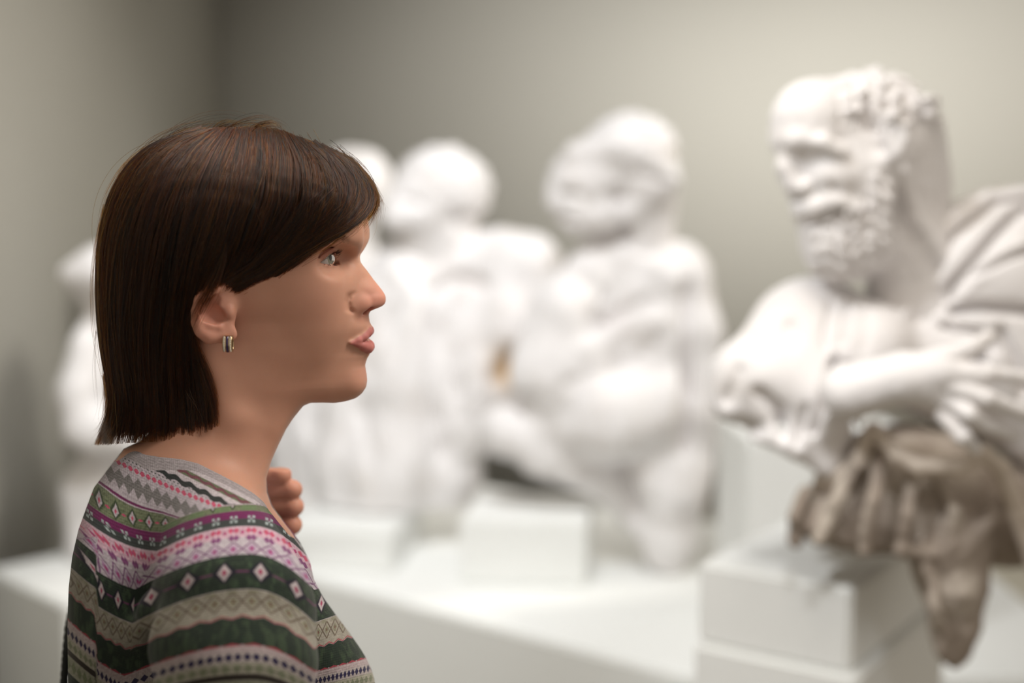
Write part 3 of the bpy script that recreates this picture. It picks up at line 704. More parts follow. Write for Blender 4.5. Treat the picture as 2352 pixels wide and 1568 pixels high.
# ---- eyes
def uvsphere(name, c, r, n=48, axis=None, cornea=0.0):
    th = np.linspace(0, math.pi, n); ph = np.linspace(0, 2 * math.pi, 2 * n, endpoint=False)
    T, P = np.meshgrid(th, ph, indexing='ij')
    bulge = 1 + cornea * smoothstep(.52, .0, T)
    L = np.stack([np.cos(T) * bulge, np.sin(T) * np.cos(P) * bulge, np.sin(T) * np.sin(P) * bulge], -1).reshape(-1, 3) * r
    ax = Vector(axis) if axis is not None else Vector((1, 0, 0))
    R = np.array(ax.to_track_quat('X', 'Z').to_matrix())
    V = L @ R.T + c; m = 2 * n
    i = np.arange(n - 1)[:, None] * m; j = np.arange(m)[None]; jn = (j + 1) % m
    F = np.stack([i + j, i + m + j, i + m + jn, i + jn], -1).reshape(-1, 4)
    me = mesh_np(name, V, F); attr(me, 'ang', T.ravel()); return me
m_sclera, nt, b = newmat('sclera', (.46, .42, .40), .25, .5)
m_iris, nt, b = newmat('iris', (.2, .21, .15), .4, .4)
r_ = attrn(nt, 'ang'); c = mixc(nt, noise(nt, 1400, 3), (.235, .25, .18), (.14, .14, .09)); c = mixc(nt, r_.step(.80, 1.0), c, (.05, .05, .04))
c = mixc(nt, r_.step(.40, .34), c, (.003, .003, .003)); nt.links.new(c, b.inputs['Base Color'])
m_cornea = bpy.data.materials.new('cornea'); m_cornea.use_nodes = True; nt = m_cornea.node_tree; nt.nodes.clear()
tr_ = nt.nodes.new('ShaderNodeBsdfTransparent'); gl = nt.nodes.new('ShaderNodeBsdfGlossy'); gl.inputs['Roughness'].default_value = .03
fr = nt.nodes.new('ShaderNodeFresnel'); fr.inputs[0].default_value = 1.38; mx = nt.nodes.new('ShaderNodeMixShader'); ou = nt.nodes.new('ShaderNodeOutputMaterial')
nt.links.new(fr.outputs[0], mx.inputs[0]); nt.links.new(tr_.outputs[0], mx.inputs[1]); nt.links.new(gl.outputs[0], mx.inputs[2]); nt.links.new(mx.outputs[0], ou.inputs[0])
GAZE = Vector((.93, -.34, .06)).normalized(); GR = np.array(GAZE.to_track_quat('X', 'Z').to_matrix())
def cap_mesh(name, c, rad, depth, t_iris):
    m = 64; k = len(rad); ph = np.linspace(0, 2 * math.pi, m, endpoint=False)
    L = np.stack([np.repeat(depth, m), np.outer(rad, np.cos(ph)).ravel(), np.outer(rad, np.sin(ph)).ravel()], -1)
    V = L @ GR.T + c; i = np.arange(k - 1)[:, None] * m; j = np.arange(m)[None]; jn = (j + 1) % m
    me = mesh_np(name, V, np.stack([i + j, i + jn, i + m + jn, i + m + j], -1).reshape(-1, 4)); attr(me, 'ang', np.repeat(t_iris, m)); return me
RS = .0122; RI = .0063; XI = math.sqrt(RS ** 2 - RI ** 2)
for s in (1, -1):
    ec = np.array([E_C[0], YH - s * E_L, E_C[2]])
    a_ = np.linspace(math.asin(RI / RS), math.pi - .01, 40)
    ey = put('eye', cap_mesh('eye', ec, RS * np.sin(a_), RS * np.cos(a_), a_), m_sclera, her, label='grey green eye looking toward the sculptures')
    ri = np.linspace(0.00001, RI, 24); put('iris', cap_mesh('iris', ec, ri, XI - .0002 - .0006 * (1 - ri / RI), ri / RI), m_iris, ey)
    put('cornea', cap_mesh('cornea', ec, ri, XI + .0026 * (1 - (ri / RI) ** 2) ** .8, ri / RI), m_cornea, ey)

# ---- hair curves helper
def hair_obj(name, strands, radius, mat, parent, tip=.25, **props):
    """strands: (n, k, 3) array"""
    n, k, _ = strands.shape
    hc = bpy.data.hair_curves.new(name); hc.add_curves([k] * n)
    hc.attributes['position'].data.foreach_set('vector', strands.reshape(-1).astype(np.float32))
    ra = hc.attributes.get('radius') or hc.attributes.new('radius', 'FLOAT', 'POINT')
    t = np.linspace(0, 1, k); rr = radius * (1 - (1 - tip) * t ** 2.2)
    rr = np.broadcast_to(rr, (n, k)) * rng.uniform(.75, 1.25, (n, 1))
    ra.data.foreach_set('value', rr.reshape(-1).astype(np.float32))
    hc.materials.append(mat)
    o = link(name, hc, parent, **props)
    off = Vector((0, 0, 0)); L = parent
    while L is not None: off += L.location; L = L.parent
    o.location = -off
    return o
def hairmat(name, mel, red, rough=.32, var=.25):
    m = bpy.data.materials.new(name); m.use_nodes = True; nt = m.node_tree; nt.nodes.clear()
    h = nt.nodes.new('ShaderNodeBsdfHairPrincipled'); o = nt.nodes.new('ShaderNodeOutputMaterial')
    h.parametrization = 'MELANIN'
    h.inputs['Melanin'].default_value = mel; h.inputs['Melanin Redness'].default_value = red
    h.inputs['Tint'].default_value = (1.0, .84, .70, 1); h.inputs['Roughness'].default_value = rough; h.inputs['Radial Roughness'].default_value = .4
    h.inputs['IOR'].default_value = 1.40; h.inputs['Random Color'].default_value = var; h.inputs['Random Roughness'].default_value = .2
    nt.links.new(h.outputs[0], o.inputs[0]); return m
m_hair = hairmat('hair', .77, 1.0, .33, .5)
m_lash = hairmat('lash_hair', .98, .3, .3, .05)
m_brow = hairmat('brow_hair', .80, .5, .4, .2)

# ---- lashes and brow
def lash_set(top, s):
    out = []
    n = 75 if top else 34
    for i in range(n):
        th = rng.uniform(-42, 76) if top else rng.uniform(-30, 70); a = math.radians(th)
        z = np.interp(th, [-58, -45, -20, 15, 45, 68, 84], [-.0058, -.0030, .0034, .0054, .0030, -.0008, -.0033] if top else [-.0059, -.0058, -.0056, -.0050, -.0044, -.0036, -.0031])
        R = .0136; h = math.sqrt(max(R * R - z * z, 1e-9)); L = (rng.uniform(.0045, .0072) if top else rng.uniform(.002, .003))
        d = np.array([math.cos(a), math.sin(a)]); p0 = np.array([d[0] * h, d[1] * h, z])
        t = np.linspace(0, 1, 6)[:, None]; j = rng.normal(0, .12, 2)
        if top: off = np.concatenate([(d[None] + j) * L * (t - .15 * t * t), (-.12 * t + .62 * t * t) * L], 1)
        else: off = np.concatenate([(d[None] + j) * L * t * .8, (-.5 * t + .15 * t * t) * L], 1)
        q_ = p0 + off
        out.append(np.stack([E_C[0] + q_[:, 0], YH - s * (E_L + q_[:, 1]), E_C[2] + q_[:, 2]], -1))
    return out
ls = []
for s in (1, -1): ls += lash_set(True, s) + lash_set(False, s)
hair_obj('eyelash', np.array(ls), .00008, m_lash, her, .1)

def surf_hit(f, px_, py_, start, end, n=90, miss=None):
    """depth at which the line of sight through px,py meets the surface f"""
    px_ = np.asarray(px_, float); Y = np.full(len(px_), start); best = np.full(len(px_), 9.); by = Y.copy(); done = np.zeros(len(px_), bool)
    for _ in range(n):
        P = at(px_, py_, Y).astype(f32); d = f(P); b_ = (d < best) & ~done; best[b_] = d[b_]; by[b_] = Y[b_]
        done |= d < .0003; Y = np.where(done | (Y > end), Y, Y + np.clip(d, .0006, .02) * .8)
    return by, best
# eyebrow hairs on the skin
bx, by_ = [], []
for i in range(420):
    t = rng.uniform(0, 1); u = rng.normal(0, 1) * (6.0 - 3 * t)
    bx.append(np.interp(t, [0, .35, 1], [797, 768, 712])); by_.append(np.interp(t, [0, .35, 1], [551, 541, 562]) + u)
bx = np.array(bx) + rng.normal(0, 2, 420); by_ = np.array(by_)
Yd, _ = surf_hit(skin_sdf, bx, by_, YH - .10, YH)
br = []
for i in range(420):
    p0 = at(bx[i], by_[i], Yd[i] - .0004); back = (797 - bx[i]) / 85
    dr = np.array([-.55 - .4 * back, -.25, .75 - .9 * back]) + rng.normal(0, .12, 3); dr /= np.linalg.norm(dr); L = rng.uniform(.006, .009)
    t = np.linspace(0, 1, 5)[:, None]; c_ = p0 + dr * L * t + np.array([0, -.0016, 0]) * t * (1 - t) * 2
    br.append(c_); m_ = c_.copy(); m_[:, 1] = 2 * YH - m_[:, 1]; br.append(m_)
hair_obj('eyebrow', np.array(br), .00005, m_brow, her, .2)

# ---- hair: a dark under-layer and combed strands lying on a shell
def hair_shell(p):
    q = p.copy(); q[:, 1] = np.abs(YH - p[:, 1])
    d = ell(q, HP(545, 508), (.1125, .0855, .0775))
    d = su(d, ell(q, HP(430, 600), (.0760, .0850, .105)), .03)
    d = su(d, ell(q, HP(362, 800), (.0500, .0760, .125)), .03)
    d = su(d, ell(q, HP(740, 470), (.0440, .0640, .040)), .03)
    return d
OUTL = np.array([(240, 1009), (258, 965), (264, 925), (247, 860), (228, 790), (222, 700), (219, 620), (221, 560), (232, 495), (254, 432), (288, 375), (330, 334), (395, 308), (455, 302), (500, 292), (560, 290),
    (620, 293), (660, 303), (700, 326), (755, 345), (800, 366), (832, 402), (856, 436), (872, 468), (850, 495), (828, 515), (805, 526), (780, 536), (740, 557), (700, 580), (660, 603), (625, 634),
    (596, 654), (560, 666), (505, 650), (480, 655), (452, 680), (434, 715), (430, 752), (440, 790), (468, 830), (492, 880), (500, 920), (494, 958), (470, 982), (440, 994), (400, 1001), (345, 1006), (290, 1004)], float)
_gx, _gy = np.meshgrid(np.arange(150, 960, 3.0), np.arange(230, 1070, 3.0), indexing='ij')
_gd = poly2d(np.stack([_gx.ravel(), _gy.ravel()], -1), OUTL).reshape(_gx.shape)
def bil(G, a, b):
    u = np.clip((a - 150) / 3, 0, G.shape[0] - 1.001); v = np.clip((b - 230) / 3, 0, G.shape[1] - 1.001); i = u.astype(int); j = v.astype(int); fu = u - i; fv = v - j
    return G[i, j] * (1 - fu) * (1 - fv) + G[i + 1, j] * fu * (1 - fv) + G[i, j + 1] * (1 - fu) * fv + G[i + 1, j + 1] * fu * fv
def outl(p):
    P = p.astype(float).copy(); P[:, 1] = np.minimum(P[:, 1], 2 * YH - P[:, 1]); a, b = proj(P); return bil(_gd, a, b) * PXM
def cap_sdf(p):
    d = hair_shell(p) + .0075
    inner = ell(np.stack([p[:, 0], np.abs(YH - p[:, 1]), p[:, 2]], -1), HP(610, 800), (.075, .057, .16))
    d = ss(d, inner, .01)
    return si(d, (outl(p) + .0045).astype(f32), .008)
m_cap, nt, b = newmat('hair_underlayer', (.016, .009, .006), .7, .15)  # dark brown hair beneath the strands, for opaque cover
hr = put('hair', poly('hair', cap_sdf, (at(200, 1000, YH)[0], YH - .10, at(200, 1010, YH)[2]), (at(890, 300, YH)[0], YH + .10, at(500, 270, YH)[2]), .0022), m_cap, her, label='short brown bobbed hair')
_hb, _hm = surf_hit(lambda p: su(hair_shell(p), neck_sdf(p) - .006, .012), _gx.ravel(), _gy.ravel(), YH - .12, YH + .02)
_hy = np.where(_hm > .0006, YH - .004 + 0 * _hb, _hb).reshape(_gx.shape)
_hy = np.minimum(_hy, YH - .002)
for _ in range(3):
    _hy[1:-1, 1:-1] = (_hy[1:-1, 1:-1] * 4 + _hy[:-2, 1:-1] + _hy[2:, 1:-1] + _hy[1:-1, :-2] + _hy[1:-1, 2:]) / 8

def resample(pl, k):
    pl = np.array(pl, float); s = np.concatenate([[0], np.cumsum(np.linalg.norm(np.diff(pl, axis=0), axis=1))]); s /= s[-1]
    t = np.linspace(0, 1, k); c = np.stack([np.interp(t, s, pl[:, i]) for i in (0, 1)], -1)
    for _ in range(3 * max(1, k // 16)):
        c[1:-1] = (c[:-2] + 2 * c[1:-1] + c[2:]) / 4
    return c
KS = 26
LM = [
 [(480, 296), (395, 306), (330, 332), (286, 378), (250, 440), (228, 510), (219, 580), (220, 680), (226, 780), (243, 870), (260, 925), (254, 968), (226, 1006)],
 [(490, 294), (425, 312), (360, 350), (310, 420), (275, 520), (258, 640), (256, 760), (268, 860), (284, 920), (280, 965), (262, 1003)],
 [(500, 292), (450, 325), (385, 400), (340, 520), (315, 660), (308, 780), (316, 880), (326, 940), (318, 1000)],
 [(520, 291), (480, 335), (430, 430), (395, 550), (372, 680), (362, 800), (366, 900), (374, 950), (372, 998)],
 [(545, 290), (520, 340), (480, 440), (448, 560), (425, 680), (410, 790), (408, 890), (412, 940), (412, 995)],
 [(565, 290), (555, 345), (525, 450), (495, 560), (462, 660), (440, 740), (438, 820), (446, 900), (448, 990)],
 [(585, 291), (585, 350), (560, 450), (525, 560), (482, 645), (446, 705), (440, 775), (478, 850), (500, 910), (498, 962)]]
LE = [
 [(585, 291), (585, 350), (560, 450), (525, 560), (488, 650), (470, 690)],
 [(605, 291), (612, 360), (595, 450), (560, 550), (528, 620), (498, 662)],
 [(632, 293), (650, 360), (640, 450), (605, 550), (570, 610), (522, 664)],
 [(655, 300), (690, 360), (690, 450), (655, 540), (610, 610), (552, 668)],
 [(680, 312), (730, 370), (740, 440), (705, 530), (655, 600), (585, 668)],
 [(705, 325), (765, 375), (782, 440), (755, 515), (700, 590), (620, 655)]]
LF = [
 [(700, 322), (760, 372), (785, 425), (765, 500), (705, 565), (640, 618), (545, 668)],
 [(735, 336), (790, 380), (818, 430), (800, 490), (745, 545), (680, 593), (604, 650)],
 [(765, 346), (812, 385), (838, 428), (835, 475), (795, 522), (735, 560), (655, 608)],
 [(790, 356), (830, 398), (854, 438), (860, 468), (832, 500), (790, 532), (725, 566), (668, 598)]]
FF = [
 [(770, 350), (735, 400), (690, 470), (630, 550), (570, 610), (505, 650)],
 [(805, 375), (765, 430), (710, 500), (650, 570), (590, 625), (515, 658)],
 [(835, 405), (795, 455), (735, 525), (670, 585), (605, 635), (535, 662)],
 [(855, 430), (818, 485), (758, 540), (695, 585), (628, 630), (550, 666)],
 [(868, 455), (838, 505), (790, 533), (725, 566), (668, 598), (612, 642), (565, 668)]]
def lanes(L, n_, clumps, spread, depth, tvar=.04, wav=1.0, root=0.0, deep=0.0):
    C = np.array([resample(l, KS) for l in L]); nl = len(C)
    cu = rng.uniform(0, nl - 1.001, clumps); cw = rng.uniform(.4, 1.2, clumps) * spread; cd = rng.uniform(0, 1, clumps) ** 1.5 * depth
    csh = rng.normal(0, .5, clumps); cph = rng.uniform(0, 6.3, (clumps, 2)); clen = rng.uniform(.96, 1.03, clumps)
    ci = rng.integers(0, clumps, n_); t = np.linspace(0, 1, KS)[None]
    pinch = 1 - .55 * t ** 1.5
    du = rng.normal(0, 1, (n_, 1)) * .12 * (cw[ci][:, None] / 10) * pinch
    u = np.clip(cu[ci][:, None] + du + csh[ci][:, None] * .22 * t * np.sin(t * 3 + cph[ci][:, :1]), 0, nl - 1.001)
    ln = np.clip(clen[ci] + rng.normal(0, tvar, n_) - np.abs(rng.normal(0, tvar, n_)), .45, 1.02)[:, None]
    st = np.clip(root * rng.uniform(0, 1, (n_, 1)) ** 1.3, 0, .6)
    s = np.clip(st + (ln - st) * t, 0, 1.0) * (KS - 1)
    i = np.minimum(u.astype(int), nl - 2); fu = (u - i)[..., None]; j = np.minimum(s.astype(int), KS - 2); fs = (s - j)[..., None]
    g = lambda a, b: C[a, b]
    c = (g(i, j) * (1 - fs) + g(i, j + 1) * fs) * (1 - fu) + (g(i + 1, j) * (1 - fs) + g(i + 1, j + 1) * fs) * fu
    ext = np.maximum(st + (ln - st) * t - 1.0, 0)[..., None]
    c = c + ext * (C[i, -1] - C[i, -3]) * (KS / 2)
    w = np.sin(s / KS * 9 + cph[ci][:, 1:2]) * 3.0 * wav * t
    tg = np.gradient(c, axis=1); tg /= np.linalg.norm(tg, axis=2, keepdims=True) + 1e-9
    nr = np.stack([-tg[..., 1], tg[..., 0]], -1)
    jit = rng.normal(0, 1, (n_, 1)) * (.8 + 2.0 * t ** 3)
    c = c + nr * (w + jit)[..., None]
    dd = deep + cd[ci][:, None] + np.abs(rng.normal(0, .0010, (n_, 1)))
    return c, dd
def to3d(c, dd, lift=None):
    a, b = c[..., 0].ravel(), c[..., 1].ravel()
    Y = bil(_hy, a, b).reshape(c.shape[:2]) + dd
    if lift is not None: Y = Y - lift
    Y = np.minimum(Y, YH + .004)
    return at(c[..., 0], c[..., 1], Y)
S = []
# raised, tousled locks crossing the combed layer
def locks(L, n_locks, per, spread, wave, lift, skew):
    C = np.array([resample(l, KS) for l in L]); out = []; t = np.linspace(0, 1, KS)
    for _ in range(n_locks):
        u0 = rng.uniform(0, len(L) - 1.01); u1 = np.clip(u0 + rng.normal(0, skew), 0, len(L) - 1.01); u = u0 + (u1 - u0) * t
        i = np.minimum(u.astype(int), len(L) - 2); f = (u - i)[:, None]; k_ = np.arange(KS); base = C[i, k_] * (1 - f) + C[i + 1, k_] * f
        s0 = rng.uniform(0, .07); s1 = min(1.0, s0 + rng.uniform(.5, 1.0)); tt = np.linspace(s0, s1, KS) * (KS - 1); j = np.minimum(tt.astype(int), KS - 2); g = (tt - j)[:, None]
        base = base[j] * (1 - g) + base[j + 1] * g
        tg = np.gradient(base, axis=0); tg /= np.linalg.norm(tg, axis=1, keepdims=True); nr = np.stack([-tg[:, 1], tg[:, 0]], -1)
        base = base + nr * (rng.normal(0, wave) * np.sin(t * rng.uniform(2, 5) + rng.uniform(0, 6)))[:, None]
        for _ in range(per):
            w_ = rng.normal(0, spread); c = base + nr * (w_ * (.35 + .65 * np.sin(np.clip(t * 1.15, 0, 1) * math.pi)) + rng.normal(0, .6))[:, None]
            lf_ = lift * np.sin(np.clip(t * 1.1, 0, 1) * math.pi) ** .7 * rng.uniform(.5, 1.1) - .0008 - .003 * (1 - smoothstep(0, .25, t))
            out.append((c, lf_))
    c = np.array([o[0] for o in out]); lf_ = np.array([o[1] for o in out])
    return to3d(c, np.zeros((len(out), 1)), lf_)
S += [locks(LM[1:], 46, 34, 2.8, 6, .0026, .55), locks(LE, 34, 32, 2.4, 8, .0032, .7), locks(LF, 36, 30, 2.4, 8, .0035, .8), locks(FF, 60, 34, 2.6, 6, .0026, 1.0)]
S.append(to3d(*lanes(FF[2:], 1500, 44, 6, .002, .06, 1.0, .35, .0005)))
S += [locks(LM, 380, 1, 1, 12, .0035, .9), locks(LE, 200, 1, 1, 12, .0040, 1.2), locks(LF, 160, 1, 1, 12, .0040, 1.0), locks(FF, 200, 1, 1, 9, .0040, 1.5)]
for L, n_, cl, sp_, dp, tv, wv, rt, deep in (
    (LM, 1800, 60, 10, .004, .012, .5, .6, .020), (LM, 1500, 60, 10, .004, .012, .5, .6, .042),
    (LM, 5400, 150, 8, .005, .02, 1.6, .25, .0), (LM, 3600, 70, 10, .003, .03, .6, .35, .004),
    (LE, 3000, 90, 8, .005, .05, 1.8, .2, .0), (LE, 1800, 50, 9, .002, .05, .6, .3, .004),
    (LF, 2600, 70, 7, .004, .06, 2.2, .2, -.001), (LF, 1400, 40, 8, .002, .06, .8, .3, .003)):
    S.append(to3d(*lanes(L, n_, cl, sp_, dp, tv, wv, rt, deep)))
near = np.concatenate(S)
# the other side, which the head hides: same comb, fewer strands
S2 = []
for L, n_, cl in ((LM, 2600, 60), (LE, 1200, 40), (LF, 900, 30)):
    q_ = to3d(*lanes(L, n_, cl, 8, .004, .03, 1.0, .25, 0)); q_[..., 1] = 2 * YH - q_[..., 1]; S2.append(q_)
strands = np.concatenate([near] + S2)
hair_obj('hair_strands', strands, .00012, m_hair, hr, .55)
# loose wisps: over the crown, off the fringe and at the nape
wl = []
def wisp(pl, n_, sp_, dy=0.0, ds=.01):
    base = resample(pl, KS); k_ = np.linspace(0, 1, KS)[:, None]
    for _ in range(n_):
        o = rng.normal(0, sp_, 2) * (.35 + k_) + rng.normal(0, sp_ * .8, 2) * np.sin(k_ * math.pi) ; Lf = rng.uniform(.55, 1.0)
        c = base + o; c = c[(np.linspace(0, KS - 1, KS) * Lf).astype(int)]; c = resample(c, KS)
        Y = np.full(KS, YH + dy) + rng.normal(0, ds); wl.append(at(c[:, 0], c[:, 1], Y))
wisp([(350, 340), (400, 300), (470, 272), (540, 268), (600, 290), (620, 330)], 9, 7)
wisp([(300, 380), (360, 318), (450, 285), (540, 282), (610, 300)], 10, 8)
wisp([(500, 310), (540, 285), (590, 275), (640, 290), (660, 330)], 30, 8)
wisp([(560, 320), (590, 288), (625, 282), (648, 296), (652, 320)], 60, 5)
wisp([(470, 330), (495, 298), (520, 286), (545, 290), (560, 306)], 70, 6)
wisp([(380, 330), (410, 306), (440, 298), (470, 305)], 40, 5)
wisp([(240, 470), (222, 560), (214, 660), (222, 780), (240, 860)], 14, 5)
wisp([(225, 760), (235, 860), (245, 930), (225, 980), (205, 985)], 14, 7)
wisp([(330, 340), (280, 380), (240, 450), (215, 560)], 12, 6)
wisp([(700, 320), (745, 338), (775, 350), (785, 356)], 40, 3.0)
wisp([(770, 345), (815, 380), (850, 425), (866, 460), (880, 474)], 60, 4.0, -.004)
wisp([(780, 360), (828, 400), (850, 440), (868, 452)], 40, 5.0, -.004)
wisp([(820, 395), (850, 430), (858, 470), (842, 510), (815, 535), (788, 545)], 70, 6.0, -.012, .006)
wisp([(835, 420), (856, 460), (858, 500), (838, 540)], 16, 6.0, -.008, .004)
wisp([(800, 380), (845, 440), (868, 480), (870, 520), (850, 560)], 3, 4.0, -.004)
wisp([(790, 360), (835, 400), (862, 440), (880, 472)], 60, 3.0, -.006)
wisp([(770, 350), (810, 372), (846, 420), (868, 462), (884, 478)], 90, 5.0, -.012, .006)
wisp([(820, 392), (858, 432), (872, 470), (862, 510)], 60, 5.0, -.016, .005)
wisp([(800, 372), (846, 412), (868, 438), (874, 452)], 50, 3.0, .004)
wisp([(760, 352), (812, 372), (838, 400), (852, 412)], 60, 3.0, -.002)
wisp([(825, 400), (857, 440), (866, 480), (852, 505), (838, 520)], 60, 4.0, -.010, .004)
wisp([(830, 410), (846, 450), (836, 500), (812, 530), (785, 542)], 80, 6.0, -.020, .006)
wisp([(815, 440), (830, 480), (812, 515), (780, 535), (745, 548)], 60, 6.0, -.030, .004)
wisp([(520, 560), (505, 610), (488, 655), (466, 695), (448, 730), (434, 765)], 220, 7.0, -.086, .001)
wisp([(250, 900), (262, 950), (300, 1000), (310, 1012)], 40, 12, -.01, .02)
wisp([(240, 860), (252, 930), (246, 970), (224, 1000), (212, 1008)], 70, 8, -.01, .02)
wisp([(260, 900), (268, 950), (262, 985), (240, 1008)], 90, 9, -.03, .02)
wisp([(300, 900), (304, 960), (300, 1000)], 90, 14, -.025, .01)
wisp([(430, 900), (440, 950), (436, 990), (440, 1005)], 40, 14, -.055, .006)
# short fringe across the brow, root line to brow
fr_ = []
ol = resample([(690, 318), (745, 340), (800, 364), (835, 400), (858, 436), (866, 466), (858, 492)], 40)
for _ in range(1500):
    l_ = rng.uniform(-.022, .058); a_ = rng.uniform(0, 10); e_ = rng.uniform(29, 39) - 3 * (abs(l_) > .045)
    c = resample(ol[(np.linspace(a_, e_, KS)).astype(int)], KS); t_ = np.linspace(0, 1, KS); l2 = l_ + (rng.normal(0, .004) - .018) * t_ * t_
    q_ = at(c[:, 0], c[:, 1], np.full(KS, YH)); q_[:, 0] -= l2 ** 2 / .12 + rng.uniform(.0, .004) ; q_[:, 2] -= l2 ** 2 / .35; q_[:, 1] = YH + l2; fr_.append(q_)
hair_obj('fringe', np.array(fr_), .00012, m_hair, hr, .2)
hair_obj('loose_strands', np.array(wl), .00010, m_hair, hr, .15)

# ---- knitted top: bands of pattern run round the body and, bent at the armhole seam, over the sleeve
def T(px_, py_, o): return at(px_, py_, YH + o)
def top_sdf(p):
    d = torso_base(p, 0.0)
    d = su(d, ell(p, T(258, 1250, .012), (.034, .105, .085)), .035)
    d = su(d, ell(p, T(235, 1440, .0), (.030, .115, .115)), .035)
    d = su(d, chain(p, [T(600, 1150, .03), T(655, 1240, .03), T(690, 1330, .0)], [.010, .014, .030], .02), .03)
    d = su(d, ell(p, T(742, 1545, -.015), (.046, .055, .062)), .035)          # bust
    d = su(d, ell(p, T(742, 1545, .075), (.046, .050, .062)), .035)
    arm = chain(p, [T(515, 1290, -.120), T(545, 1385, -.155), T(540, 1500, -.165), T(530, 1660, -.165), T(570, 2150, -.160)], [.040, .0530, .0545, .0520, .040], .02)
    fold = ss(d, seg(p, T(346, 1455, -.150), T(296, 1700, -.155), .024, .062), .016)
    fold = ss(fold, seg(p, T(738, 1345, -.075), T(725, 1640, -.095), .010, .022), .012)
    d = su(fold, arm, .016)
    # the far arm: upper arm down, forearm up to the collar
    d = su(d, chain(p, [T(480, 1250, .145), T(560, 1500, .185), T(640, 1900, .17)], [.046, .042, .038], .02), .02)
    d = su(d, chain(p, [T(650, 1900, .16), T(665, 1420, .115), T(662, 1290, .105)], [.038, .031, .026], .02), .012)
    d = su(d, chain(p, [T(312, 1452, -.115), T(352, 1405, -.145), T(420, 1372, -.165)], [.008, .011, .006], .01), .014)
    # soft creases
    d += .0019 * np.sin(p[:, 2] * 95 + 9 * p[:, 0] + 2 * np.sin(p[:, 1] * 40)) * smoothstep(YH - .10, YH - .16, p[:, 1]) * smoothstep(1.40, 1.30, p[:, 2])
    return d
def garment_sdf(p):
    d = top_sdf(p)
    n = neckline(p)
    d = si(d, body_out(p), .018)
    d = si(d, n, .0025)
    inner = torso_base(p, -.012); inner = su(inner, neck_sdf(p) + .006, .03)
    return np.maximum(d, -inner - 0) if False else d
glo = (at(110, 1400, YH - .1)[0] - .01, YH - .245, 1.16); ghi = (at(905, 1500, YH)[0] + .01, YH + .26, float(T(400, 985, 0)[2]))
gm = poly('knitted_top', garment_sdf, glo, ghi, .0017)
gv = np.empty(len(gm.vertices) * 3, np.float32); gm.vertices.foreach_get('co', gv); gv = gv.reshape(-1, 3)
gx, gy = proj(gv.astype(float))
# textile coordinates: distance along the wales (s) for the back panel and for the sleeve, distance along the courses (t)
far_ = gv[:, 1] > YH + .06
def yline(x, y):
    w = smoothstep(1130, 1215, y + .3 * (372 - x)); lo_ = .45 * (x - 372) - .0004 * (372 - x) ** 2
    return w * (-.0023 * np.maximum(372 - x, 0) ** 2 + .25 * np.maximum(x - 372, 0)) + (1 - w) * lo_
sb = gy - yline(gx, gy); sb = sb + np.where((gx < 222) & (gy > 1235), 38 * smoothstep(224, 220, gx), 0)
sb = np.interp(sb, [900, 1110, 1222, 1262, 1362, 1441, 1505, 1700], [850, 1060, 1172, 1205, 1272, 1352, 1418, 1613])
arc = np.where(gx < 575, .00128 * (575 - gx) ** 2, .0042 * np.maximum(gx - 575, 0) ** 2)
arc = np.where(gx > 722, .0042 * 147 ** 2 - .42 * (gx - 722), arc)
kk = np.interp(gy, [1150, 1250, 1480, 1568], [.85, 1.0, .80, .62]); srr = gy - arc * kk
attr(gm, 'back_s', sb); attr(gm, 'sleeve_s', srr)
attr(gm, 'back_t', (gx - 372) * np.interp(gy, [1200, 1340], [1.1, 2.05]) + 12); attr(gm, 'sleeve_t', 39 + (gx - 599) * .93 + .0012 * np.maximum(gx - 640, 0) ** 2 + np.where(gx > 722, .9 * (gx - 722), 0))
attr(gm, 'leaf_s', gy - .5 * (gx - 359) - 1077); attr(gm, 'neck', neckline(gv) / PXM * -1)
m_knit, nt, b = newmat('patterned_knit', (.6, .56, .6), .92, .1)
sA, sR = attrn(nt, 'back_s'), attrn(nt, 'sleeve_s'); tA, tR = attrn(nt, 'back_t'), attrn(nt, 'sleeve_t'); lf = attrn(nt, 'leaf_s'); nk = attrn(nt, 'neck')
yoke = sR.step(1159.5, 1157.5)
useA = ((sA - sR).step(-.5, .5)).max(yoke)
S_ = sA * useA + sR * (useA * -1 + 1); Tt = tA * useA + tR * (useA * -1 + 1)
wob = noise(nt, 160, 2) * 3.0 - 1.5
S_ = S_ + wob * .5; Tt = Tt + wob
white = (.50, .45, .50); cream = (.44, .42, .37); dk = (.022, .036, .026); blk = (.018, .018, .022); plum = (.16, .018, .10); pink = (.54, .09, .17); purp = (.22, .07, .19); olive = (.17, .20, .12); navy = (.03, .025, .075); red = (.34, .055, .08)
col = mixc(nt, noise(nt, 30, 3), (.46, .41, .465), (.54, .49, .54))
def over(mask, c):
    global col
    col = mixc(nt, mask, col, c)
def tri(t, per, ph=0.0): return ((t / per + ph).fract() - .5).abs() * 2.0      # 1 at cell borders, 0 at the centre
def dia(t, s, per, s0, w, h, ph=0.0, e=.12):
    return (tri(t, per, ph) * (per / (2.0 * w)) + (s - s0).abs() / h).step(1 + e, 1 - e)
def lat(t, s, per, s0, h, wdt=.12):
    """crossed zigzag lines"""
    z = tri(t, per); y = (s - s0) / h
    a = (y.abs() - (z * -1 + 1)).abs().step(wdt * 1.6, wdt * .6)
    return a * S_.band(s0 - h, s0 + h, .8)
